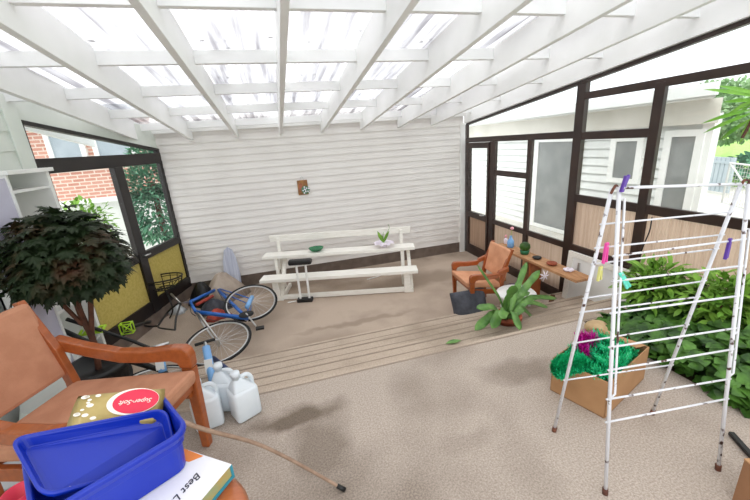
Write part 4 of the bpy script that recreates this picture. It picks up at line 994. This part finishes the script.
# ------------------------------------------------------------------ outside, right
struct(B().box(XR+.08, 12.2, -4, 30, .0, .22), 'floor_outside', 'concrete')
struct(B().box(12.2, 60, -30, 60, .1, .28), 'floor_lawn', 'lawn')
t = thing('white_outbuilding', 'white weatherboard building outside the right-hand windows', 'building', (5.0, 3.15, .2)); OB = t.location.copy()
def ob(b, nm, m_, par=None):
    o = b.done(nm, m_); o.parent = par or t
    if not par: o.matrix_parent_inverse = Matrix.Translation(-OB)
    return o
b = B(); z = .2
while z < 2.05:
    b.hexa([V((4.965, 3.1, z)), V((5.1, 3.1, z)), V((5.1, 13, z)), V((4.965, 13, z)), V((4.998, 3.1, z+.13)), V((5.1, 3.1, z+.13)), V((5.1, 13, z+.13)), V((4.998, 13, z+.13))]); z += .13
ob(b, 'wall', 'siding_out')
def skew(x0, x1, y0, y1, z0, z1, k=.75):
    b = B(); b.hexa([V((x0, y0, z0)), V((x1, y0+(x1-x0)*k, z0)), V((x1, y1, z0)), V((x0, y1, z0)), V((x0, y0, z1)), V((x1, y0+(x1-x0)*k, z1)), V((x1, y1, z1)), V((x0, y1, z1))]); return b
ob(skew(5.1, 8, 3.12, 13, .2, 2.1), 'wall', 'siding_out')
b = B().box(4.55, 4.60, 2.88, 13, 2.33, 2.46); ob(b, 'fascia', 'siding_out')
ob(skew(4.60, 8, 2.9, 13, 2.31, 2.42), 'roof', 'white')
ob(skew(4.88, 8, 3.0, 13, 2.04, 2.31), 'eave_beam', 'soffit')
for y0, y1, z0, z1, kind in ((5.0, 5.95, .3, 1.88, 'screen'), (3.97, 4.30, 1.33, 1.86, 'win'), (3.24, 3.52, .35, 1.90, 'door')):
    f = B()
    for a0, a1, c0_, c1_ in ((y0-.09, y0, z0, z1+.08), (y1, y1+.09, z0, z1+.08), (y0, y1, z1, z1+.08), (y0-.09, y1+.09, z0-.07, z0)): f.box(4.94, 5.0, a0, a1, c0_, c1_)
    fo = ob(f, 'window_frame' if kind == 'win' else 'door_frame', 'white'); ob(B().box(4.955, 4.975, y0, y1, z0, z1), 'pane', 'greywall', fo)
ob(B().box(4.96, 5.0, 3.08, 3.2, .2, 2.1), 'corner_board', 'white')
def tree(nm, lab, c, r, h, m_, n, L, W, cat='tree'):
    t = thing(nm, lab, cat, c); b = B()
    for k in range(n):
        v = V((random.gauss(0, 1), random.gauss(0, 1), random.gauss(0, 1))).normalized()*random.uniform(.6, 1); q = V((v.x*r, v.y*r, h*.68+v.z*h*.32))
        leaf(b, q, v+rdir(-.5, .5)*.6, (random.uniform(-1, 1), random.uniform(-1, 1), 1), L*random.uniform(.7, 1.3), W, .2)
    b.done('crown', m_, t, smooth=True); B().tube([(0, 0, 0), (0, 0, h*.6)], [r*.08, r*.05], 8).done('trunk', 'bark', t)
    return t
tree('garden_tree', 'rounded grey-green tree beyond the white building corner', (14.2, 8.9, .2), 1.9, 3.0, 'treefar', 4200, .17, .11)
tree('garden_tree', 'pale green tree in the far garden right of the rounded tree', (19.5, 9.8, .2), 2.2, 3.2, 'treefar', 3000, .2, .13)
t = thing('picket_fence', 'low blue-grey fence at the edge of the far lawn', 'fence', (10.6, 6.0, .2), -.35)
for k in range(12): B().box(-.02, .02, k*.13, k*.13+.10, .1, .95).done('picket', 'greenfence', t)
for z in (.25, .8): B().box(-.035, -.02, 0, 1.55, z, z+.06).done('rail', 'greenfence', t)
t = thing('mesh_gate', 'grey metal gate with a diagonal brace on the pale concrete outside', 'gate', (9.0, 4.45, .22), -.55)
b = B(); b.tube([(0, 0, 0), (0, 1.3, 0), (0, 1.3, .9), (0, 0, .9)], .025, 6, True); b.tube([(0, 0, 0), (0, 1.3, .9)], .02, 6); b.done('frame', 'silver', t)
b = B()
for k in range(1, 16): b.tube([(0, k*.08, 0), (0, k*.08, .9)], .004, 4)
for k in range(1, 11): b.tube([(0, 0, k*.082), (0, 1.3, k*.082)], .004, 4)
b.done('wire_mesh', 'silver', t)
tree('low_hedge', 'low leafy hedge behind the far fence', (12.6, 6.6, .2), .9, .8, 'bush', 500, .2, .12, 'hedge')
# hanging branch just outside the window
t = thing('young_tree', 'young tree with drooping bright green leaves at the right picture edge', 'tree', (3.75, .9, .22))
O3 = t.location.copy(); g3 = lambda px, py: atx(px, py, 3.62)-O3
B().tube(spline([g3(775, 60), g3(765, 95), g3(752, 120), g3(742, 138)]), [.012]*25, 6).done('twig', 'bark', t, smooth=True)
B().tube([(0, 0, 0), (.0, .02, 1.0), (-.05, .1, 2.0), tuple(g3(775, 60))], [.03, .025, .018, .012], 8).done('trunk', 'bark', t, smooth=True)
b = B()
for (x0_, y0_), (x1_, y1_) in (((762, 98), (712, 95)), ((762, 96), (722, 90)), ((760, 100), (728, 106)), ((757, 108), (716, 128)), ((755, 112), (720, 136)), ((752, 118), (722, 144)), ((756, 110), (742, 140)), ((752, 116), (735, 148)), ((760, 104), (748, 152)), ((765, 95), (735, 118)), ((762, 108), (756, 150)), ((752, 104), (728, 124))):
    A_, E_ = g3(x0_, y0_), g3(x1_, y1_)+V((random.uniform(-.15, .15), 0, 0)); d_ = E_-A_
    leaf(b, A_, d_+V((0, 0, .25*d_.length)), V((-1, -.6, .5)), d_.length*1.03, .032, .25)
b.done('leaf', 'leaflight', t, smooth=True)

# ------------------------------------------------------------------ outside, left
struct(B().box(-30, PE.x-.2, -4, 40, -.1, .1), 'floor_yard_left', 'concrete')
t = thing('brick_house', 'red brick house with white framed windows outside the left door', 'house', (-4.2, 9.2, .1)); OB = t.location.copy()
ob(B().box(-12, -2.4, 9.0, 9.3, 1.35, 3.0), 'brick_wall', 'brick'); ob(B().box(-12, -2.3, 8.9, 9.3, .1, 1.35), 'base_wall', 'siding_out')
ob(B().box(-12, -2.2, 8.7, 9.6, 2.95, 3.2), 'eave', 'roofgrey')
ob(B().box(-12, -2.3, 8.8, 9.0, 1.28, 1.37), 'ledge', 'white')
for x0_, x1_ in ((-4.42, -3.75), (-3.62, -2.85), (-6.4, -5.3)):
    f = B()
    for q in ((x0_, x0_+.09, 2.08, 2.9), (x1_-.09, x1_, 2.08, 2.9), (x0_, x1_, 2.82, 2.9), (x0_, x1_, 2.04, 2.1)): f.box(q[0], q[1], 8.93, 9.0, q[2], q[3])
    fo = ob(f, 'window_frame', 'white'); ob(B().box(x0_+.09, x1_-.09, 8.96, 8.98, 2.1, 2.82), 'pane', 'roofgrey', fo)
t = thing('cypress_bush', 'tall green bush outside the left window beside the back wall', 'bush', (-2.18, 7.25, .1))
b = B(); bushy(b, 4200, 0, 0, 1.15, .48, .45, 1.15, .10, .045, .6); b.done('foliage', 'bush', t, smooth=True); B().tube([(0, 0, 0), (0, 0, 1.6)], .05, 8).done('trunk', 'bark', t)
t = thing('yard_shrub', 'small yellow-green shrub outside the left window above the maple', 'shrub', (-3.55, 7.6, .1))
b = B(); bushy(b, 500, 0, 0, .85, .5, .4, .55, .12, .06, .5); b.done('foliage', 'leafgreen', t, smooth=True); B().tube([(0, 0, 0), (0, 0, .8)], .03, 8).done('trunk', 'bark', t)

# ------------------------------------------------------------------ light: bright overcast sky
w = bpy.data.worlds.new('world'); scn.world = w; w.use_nodes = True; n = w.node_tree
bg = n.nodes['Background']; bg.inputs['Strength'].default_value = 1.4
tc_ = n.nodes.new('ShaderNodeTexCoord'); sp_ = n.nodes.new('ShaderNodeSeparateXYZ'); cr = n.nodes.new('ShaderNodeValToRGB')
cr.color_ramp.elements[0].position = .0; cr.color_ramp.elements[0].color = (.80, .84, .88, 1); cr.color_ramp.elements[1].position = .5; cr.color_ramp.elements[1].color = (1, 1, 1, 1)
n.links.new(tc_.outputs['Generated'], sp_.inputs[0]); n.links.new(sp_.outputs['Z'], cr.inputs[0]); n.links.new(cr.outputs[0], bg.inputs['Color'])
sd = bpy.data.lights.new('sun', 'SUN'); sd.energy = 1.1; sd.angle = math.radians(35); sd.color = (1, .98, .95)
so_ = bpy.data.objects.new('sun', sd); COL.objects.link(so_); so_.rotation_euler = (math.radians(15), math.radians(-35), 0)
scn.view_settings.view_transform = 'Standard'; scn.view_settings.look = 'None'; scn.view_settings.gamma = 1; scn.view_settings.exposure = .70
scn.cycles.max_bounces = 10; scn.cycles.diffuse_bounces = 6; scn.cycles.transparent_max_bounces = 16
